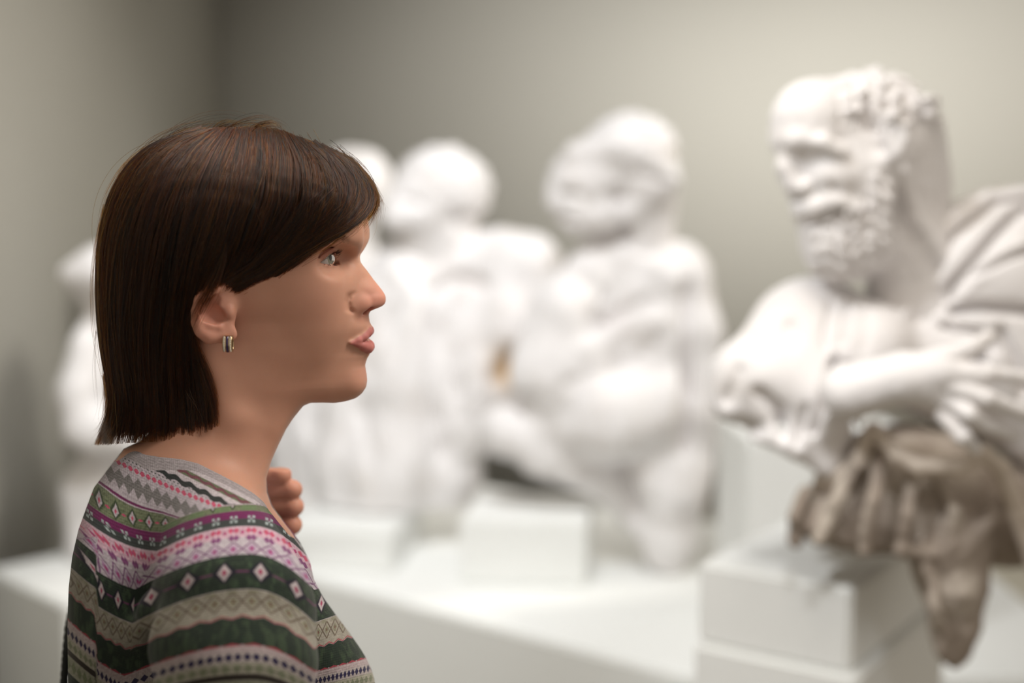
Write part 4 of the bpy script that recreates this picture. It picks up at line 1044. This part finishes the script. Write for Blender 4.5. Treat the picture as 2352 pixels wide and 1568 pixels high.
# yoke
over(S_.band(1010, 1052) * (((S_ / 8.0).fract() - .5).abs() + ((Tt / 9.5 + (S_ / 8.0).floor() * .5).fract() - .5).abs()).step(.36, .22), (.10, .11, .11))
over(S_.band(1054, 1066) * (tri(Tt, 15) + ((S_ - 1060) / 9).abs()).step(1.05, .8), pink)
zz = tri(Tt, 24) * 16
over(S_.band(1072, 1118) * ((S_ + zz - 1090).step(-1.5, 1.5) * (S_ - zz - 1101).step(1.5, -1.5)) * (noise(nt, 900, 1) * .6 + .5), (.13, .13, .12))
over(S_.band(1124, 1128), plum)
over(S_.band(1130, 1172), olive); over(S_.band(1130, 1172) * noise(nt, 260, 2).step(.52, .6) * .6, (.09, .12, .06)); over(dia(Tt, S_, 42, 1151, 15, 19, 0), (.045, .07, .035)); over(dia(Tt, S_, 42, 1151, 8.5, 13.5, 0), white); over(dia(Tt, S_, 42, 1151, 3.4, 6, 0), pink); over(dia(Tt, S_, 42, 1151, 7, 3, .5), pink)
# bands common to yoke, back and sleeve
over(S_.band(1172, 1191), plum); over(S_.band(1190, 1207), (.045, .055, .055))
fl = (tri(Tt, 38) * 19); fs = (S_ - 1191).abs()
over(((fl - 5).abs().max((fs - 5).abs())).step(3.6, 2.2), (.36, .43, .44)); over((fl + fs).step(3.2, 1.8), (.36, .43, .44))
over(S_.band(1208, 1232), (.60, .40, .49)); over(((tri(Tt, 38) * 19 - 6).abs() + (S_ - 1217).abs()).step(8, 5.5), pink); over((tri(Tt, 38) * 19 + (S_ - 1217).abs()).step(4, 2.5), (.42, .07, .20)); over(((tri(Tt, 38, .5) * 19).abs() + (S_ - 1221).abs()).step(6.0, 4), (.42, .07, .20))
over(((tri(Tt, 38) * 19 - 5).abs() + (S_ - 1234).abs()).step(8.5, 6.5), purp)
over(S_.band(1244, 1272) * .5, white)
over(lat(Tt, S_, 40, 1259, 16, .12), (.20, .09, .20)); over(dia(Tt, S_, 40, 1259, 11, 10), (.40, .24, .40)); over(dia(Tt, S_, 40, 1259, 4.5, 5), (.34, .03, .15))
over(S_.band(1272, 1352, .8), dk); over(S_.band(1276, 1348) * noise(nt, 200, 3, .7, stretch=(1, 1, .45)).step(.48, .66), (.050, .082, .048))
over(S_.band(1309, 1313, 1.5) * .7, (.22, .05, .17)); over(dia(Tt, S_, 78, 1311, 27, 26), (.014, .012, .026)); over(dia(Tt, S_, 78, 1311, 15, 20, 0, .16), (.50, .44, .46)); over(dia(Tt, S_, 78, 1311, 5.5, 8.5), (.36, .05, .12))
over(S_.band(1353, 1418, .8), (.33, .31, .26)); over(lat(Tt, S_, 40, 1380, 21, .13), (.15, .12, .09)); over(dia(Tt, S_, 40, 1380, 11, 12) * .7, (.20, .20, .12)); over(dia(Tt, S_, 40, 1380, 4, 5) * .8, (.15, .05, .05))
over(S_.band(1353, 1362) * tri(Tt, 46).step(.7, .3) * .5, (.2, .2, .12))
over((S_ + tri(Tt, 46) * 8 - 1418).band(0, 3, 1.5), red)
over((S_ + tri(Tt, 46) * 6).band(1421, 1485, 1), dk); over(S_.band(1424, 1478) * noise(nt, 150, 2, .6, stretch=(1, 1, .22)).step(.46, .62), (.045, .070, .042))
over((S_ - tri(Tt, 46) * 5).band(1476, 1481, 1.5), red)
over(S_.band(1482, 1497), (.46, .38, .39))
over(S_.band(1497, 1520), (.44, .39, .38)); over(dia(Tt, S_, 20, 1508, 9, 10), navy)
over(S_.band(1520, 1547), (.38, .37, .30)); over(dia(Tt, S_, 24, 1534, 11, 10) * .8, olive)
over(S_.band(1547, 1561), (.035, .028, .022)); over(S_.band(1561, 1600), (.30, .31, .24)); over(dia(Tt, S_, 26, 1580, 12, 14), olive)
over(S_.band(1600, 1660), dk); over(dia(Tt, S_, 60, 1630, 15, 18), white); over(S_.band(1660, 1700), cream); over(S_.band(1700, 1760), plum); over(S_.band(1760, 1900), dk)
# the dark scalloped stripe and the leaf stripe near the collar on the shoulder
ym = sR.step(1158, 1154)
rx = tA.step(-10, 6) * ym
over(lf.band(-62, -6) * rx, (.55, .50, .54))
over((lf + (Tt / 6.0).sin() * 3.2).band(-7, 6, 1.2) * rx, (.022, .028, .028)); over(lf.band(-33, -19, 1.5) * tA.step(40, 56) * ym, (.13, .16, .09)); over((lf + (Tt / 5.0).sin() * 2.5).band(-29, -22, 1.5) * tA.step(40, 56) * ym, (.17, .06, .08)); over(lf.band(-47, -44, 1.2) * tA.step(46, 66) * ym, (.20, .13, .12))
over(sR.band(1158, 1172) * (useA * -1 + 1) * (Tt / 9.0).sin().step(-.6, .2), (.14, .20, .10))
# collar
cw_ = tA.step(150, -40) * 14 + tA.step(330, 200) * 8 + 6
over((nk - cw_).step(.8, -.8), (.40, .365, .385)); over(((nk / 6.0).fract() - .5).abs().step(.10, .03) * (nk - cw_).step(.5, -.5) * .45, (.15, .13, .13))
col = mixc(nt, noise(nt, 420, 3, .7).step(.20, .70) * .38, col, (.030, .027, .028))
nt.links.new(col, b.inputs['Base Color'])
stitch = ((S_ * 1.0).sin() * .5 + (Tt * 1.3).sin() * .5) * .5 + noise(nt, 700, 3) * 1.2
bump(nt, b, stitch, .35, .0006)
b.inputs['Sheen Weight'].default_value = .12; b.inputs['Sheen Roughness'].default_value = .5
top = put('knitted_top', gm, m_knit, her, label='fair isle patterned knit top in green, plum, pink and white')

# ---- left fist at the collar
def hand_sdf(p):
    K = lambda a, b, o=.10: T(a, b, o)
    d = ell(p, K(592, 1168, .118), (.027, .017, .034))
    d = su(d, seg(p, K(600, 1200, .115), K(655, 1330, .105), .022, .024), .02)
    for (y0, x1, y1, r, x2) in ((1096, 647, 1090, .0078, 610), (1128, 671, 1124, .0082, 622), (1166, 674, 1163, .0084, 624), (1203, 671, 1205, .0080, 625), ):
        f = seg(p, K(585, y0, .104), K(x1, y1, .092), r + .0008, r)
        f = su(f, seg(p, K(x1, y1, .092), K(x1 - 5, y1 + 5, .116), r, r - .0006), .003)
        f = su(f, seg(p, K(x1 - 5, y1 + 5, .116), K(x2, y1 + 6, .126), r - .0006, r - .0016), .002)
        f = su(f, ell(p, K(x1 + 1, y1, .0925), (r * 1.04, r * 1.05, r * 1.0)), .002)
        d = su(d, f, .0030)
    th = chain(p, [K(590, 1215, .125), K(612, 1180, .140), K(640, 1140, .140), K(650, 1112, .134)], [.012, .0105, .009, .0075], .004)
    return su(d, th, .004)
hm = poly('hand', hand_sdf, T(540, 1345, .06) - [.01, 0, 0], T(720, 1060, .17) + [.0, 0, .005], .0009)
for a_ in ('lip', 'lid_and_shade', 'blush'): attr(hm, a_, np.full(len(hm.vertices), .35 if a_ == 'blush' else 0.0))
put('hand', hm, m_skin, her)

# ---- trousers and shoes below the frame carry her
def legs_sdf(p):
    cx = float(T(400, 1520, 0)[0])
    d = None
    hip = ell(p, (cx, YH, 1.0), (.115, .165, .14)); d = su(hip, ell(p, (cx, YH, 1.13), (.10, .135, .10)), .05)
    for s in (1, -1):
        d = su(d, chain(p, [(cx, YH + s * .085, .93), (cx + .01, YH + s * .095, .50), (cx - .02, YH + s * .10, .12)], [.088, .060, .052], .04), .03)
    return np.maximum(d, .09 - p[:, 2])
m_trouser, nt, b = newmat('dark_denim', (.03, .035, .06), .85, .2); bump(nt, b, noise(nt, 900, 2), .2, .0005)
cx_ = float(T(400, 1520, 0)[0])
put('trousers', poly('trousers', legs_sdf, (cx_ - .2, YH - .25, .05), (cx_ + .2, YH + .25, 1.24), .008), m_trouser, her)
m_shoe, nt, b = newmat('shoe_leather', (.035, .02, .015), .45, .5)
for s in (1, -1):
    def shoe(p, s=s):
        d = su(ell(p, (cx_ + .05, YH + s * .10, .035), (.125, .043, .045)), seg(p, (cx_ - .02, YH + s * .10, .05), (cx_ - .02, YH + s * .10, .12), .045, .045), .04)
        return si(d, .0 - p[:, 2], .006)
    put('shoe', poly('shoe', shoe, (cx_ - .12, YH + s * .10 - .07, -.02), (cx_ + .2, YH + s * .10 + .07, .16), .004), m_shoe, her)

# ---- earring: a small two-row huggie hoop with a dark channel
m_gold, nt, b = newmat('gold', (.55, .42, .25), .28, .5); b.inputs['Metallic'].default_value = 1
m_gem, nt, b = newmat('clear_stone', (.80, .76, .66), .08, .9); b.inputs['Metallic'].default_value = .4
m_enam, nt, b = newmat('violet_enamel', (.035, .012, .07), .15, .6)
def box_sdf(p, c, h, r=.0003):
    q_ = np.abs(p - np.asarray(c, f32)) - (np.asarray(h, f32) - r); return np.sqrt((np.maximum(q_, 0) ** 2).sum(1)) + np.minimum(q_.max(1), 0) - r
for s in (1, -1):
    ec = HP(524, 789, .0775); c = np.array([ec[0], YH - s * ec[1], ec[2]])
    def hoop(p, c=c):
        q_ = p - c.astype(f32)
        rr = np.sqrt((q_[:, 1] * 1.5) ** 2 + q_[:, 2] ** 2)
        return np.maximum(np.abs(rr - .0056) - .0009, np.abs(q_[:, 0]) - .0036)
    me = poly('earring', hoop, c - [.006, .009, .009], c + [.006, .009, .009], .0003)
    er_ = put('earring', me, m_gold, her, label='small gold hoop earring with two rows of stones and a violet channel' if s == 1 else 'matching small gold hoop earring')
    if s == 1:
        import bmesh
        bm = bmesh.new(); Vs = []
        def row(xo, n_=10):
            for i in range(n_):
                a_ = math.radians(60 - i * 120 / (n_ - 1))
                o = bmesh.ops.create_icosphere(bm, subdivisions=1, radius=.00078)['verts']
                for v in o: v.co += Vector((c[0] + xo, c[1] - math.cos(a_) * .0043 - .0004, c[2] + math.sin(a_) * .0064))
        row(-.0024); row(.0024)
        me = bpy.data.meshes.new('stone_rows'); bm.to_mesh(me); bm.free(); put('stone_rows', me, m_gem, er_, kind='stuff')
        a_ = np.radians(np.linspace(58, -72, 16)); V = []
        for t_ in a_:
            for dx, rr_ in ((-.0009, .9), (-.0009, 1.0), (.0009, 1.0), (.0009, .9)):
                V.append((c[0] + dx, c[1] - math.cos(t_) * .0047 * rr_, c[2] + math.sin(t_) * .0070 * rr_))
        F = [(4 * i + j, 4 * i + (j + 1) % 4, 4 * i + 4 + (j + 1) % 4, 4 * i + 4 + j) for i in range(15) for j in range(4)]
        put('channel', mesh_np('channel', V, np.array(F), False), m_enam, er_)

# ---- cord strap of a bag behind her back
m_cord, nt, b = newmat('dark_cord', (.02, .022, .020), .7, .3)
def tube(pts, r, k=10):
    pts = np.array(pts, float); V = []; n = len(pts)
    for i in range(n):
        t = pts[min(i + 1, n - 1)] - pts[max(i - 1, 0)]; t /= np.linalg.norm(t); a = np.cross(t, (0, 1, 0.01)); a /= np.linalg.norm(a); bb = np.cross(t, a)
        for j in range(k):
            th = 2 * math.pi * j / k; V.append(pts[i] + r * (1 + .12 * math.sin(i * 2.1)) * (math.cos(th) * a + math.sin(th) * bb))
    F = [(i * k + j, i * k + (j + 1) % k, (i + 1) * k + (j + 1) % k, (i + 1) * k + j) for i in range(n - 1) for j in range(k)]
    return mesh_np('tube', V, np.array(F))
cpts = [T(470, 1150, .175), T(380, 1085, .165), T(290, 1120, .150), T(215, 1230, .135), T(176, 1330, .115), T(166, 1400, .10), T(158, 1440, .06), T(153, 1490, .05), T(150, 1530, .05), T(146, 1580, .05), T(120, 1700, .05), T(60, 1900, .05)]
cc = []
for i in range(len(cpts) - 1):
    for t in np.linspace(0, 1, 8, endpoint=False): cc.append(cpts[i] * (1 - t) + cpts[i + 1] * t)
hb = thing('shoulder_bag', 'dark cord strap of a bag hanging down behind the back of the woman', 'bag', tuple(float(v) for v in T(150, 2000, .05)))
put('strap', tube(cc, .0036), m_cord, hb)
def bag_sdf(p):
    c = T(60, 2130, .05) + [0.0, 0, 0]
    return ell(p, c, (.035, .13, .12)) + .002 * vnoise(p, 40)
c = T(60, 2130, .05); put('pouch', poly('pouch', bag_sdf, c - [.06, .16, .15], c + [.06, .16, .15], .006), m_cord, hb)
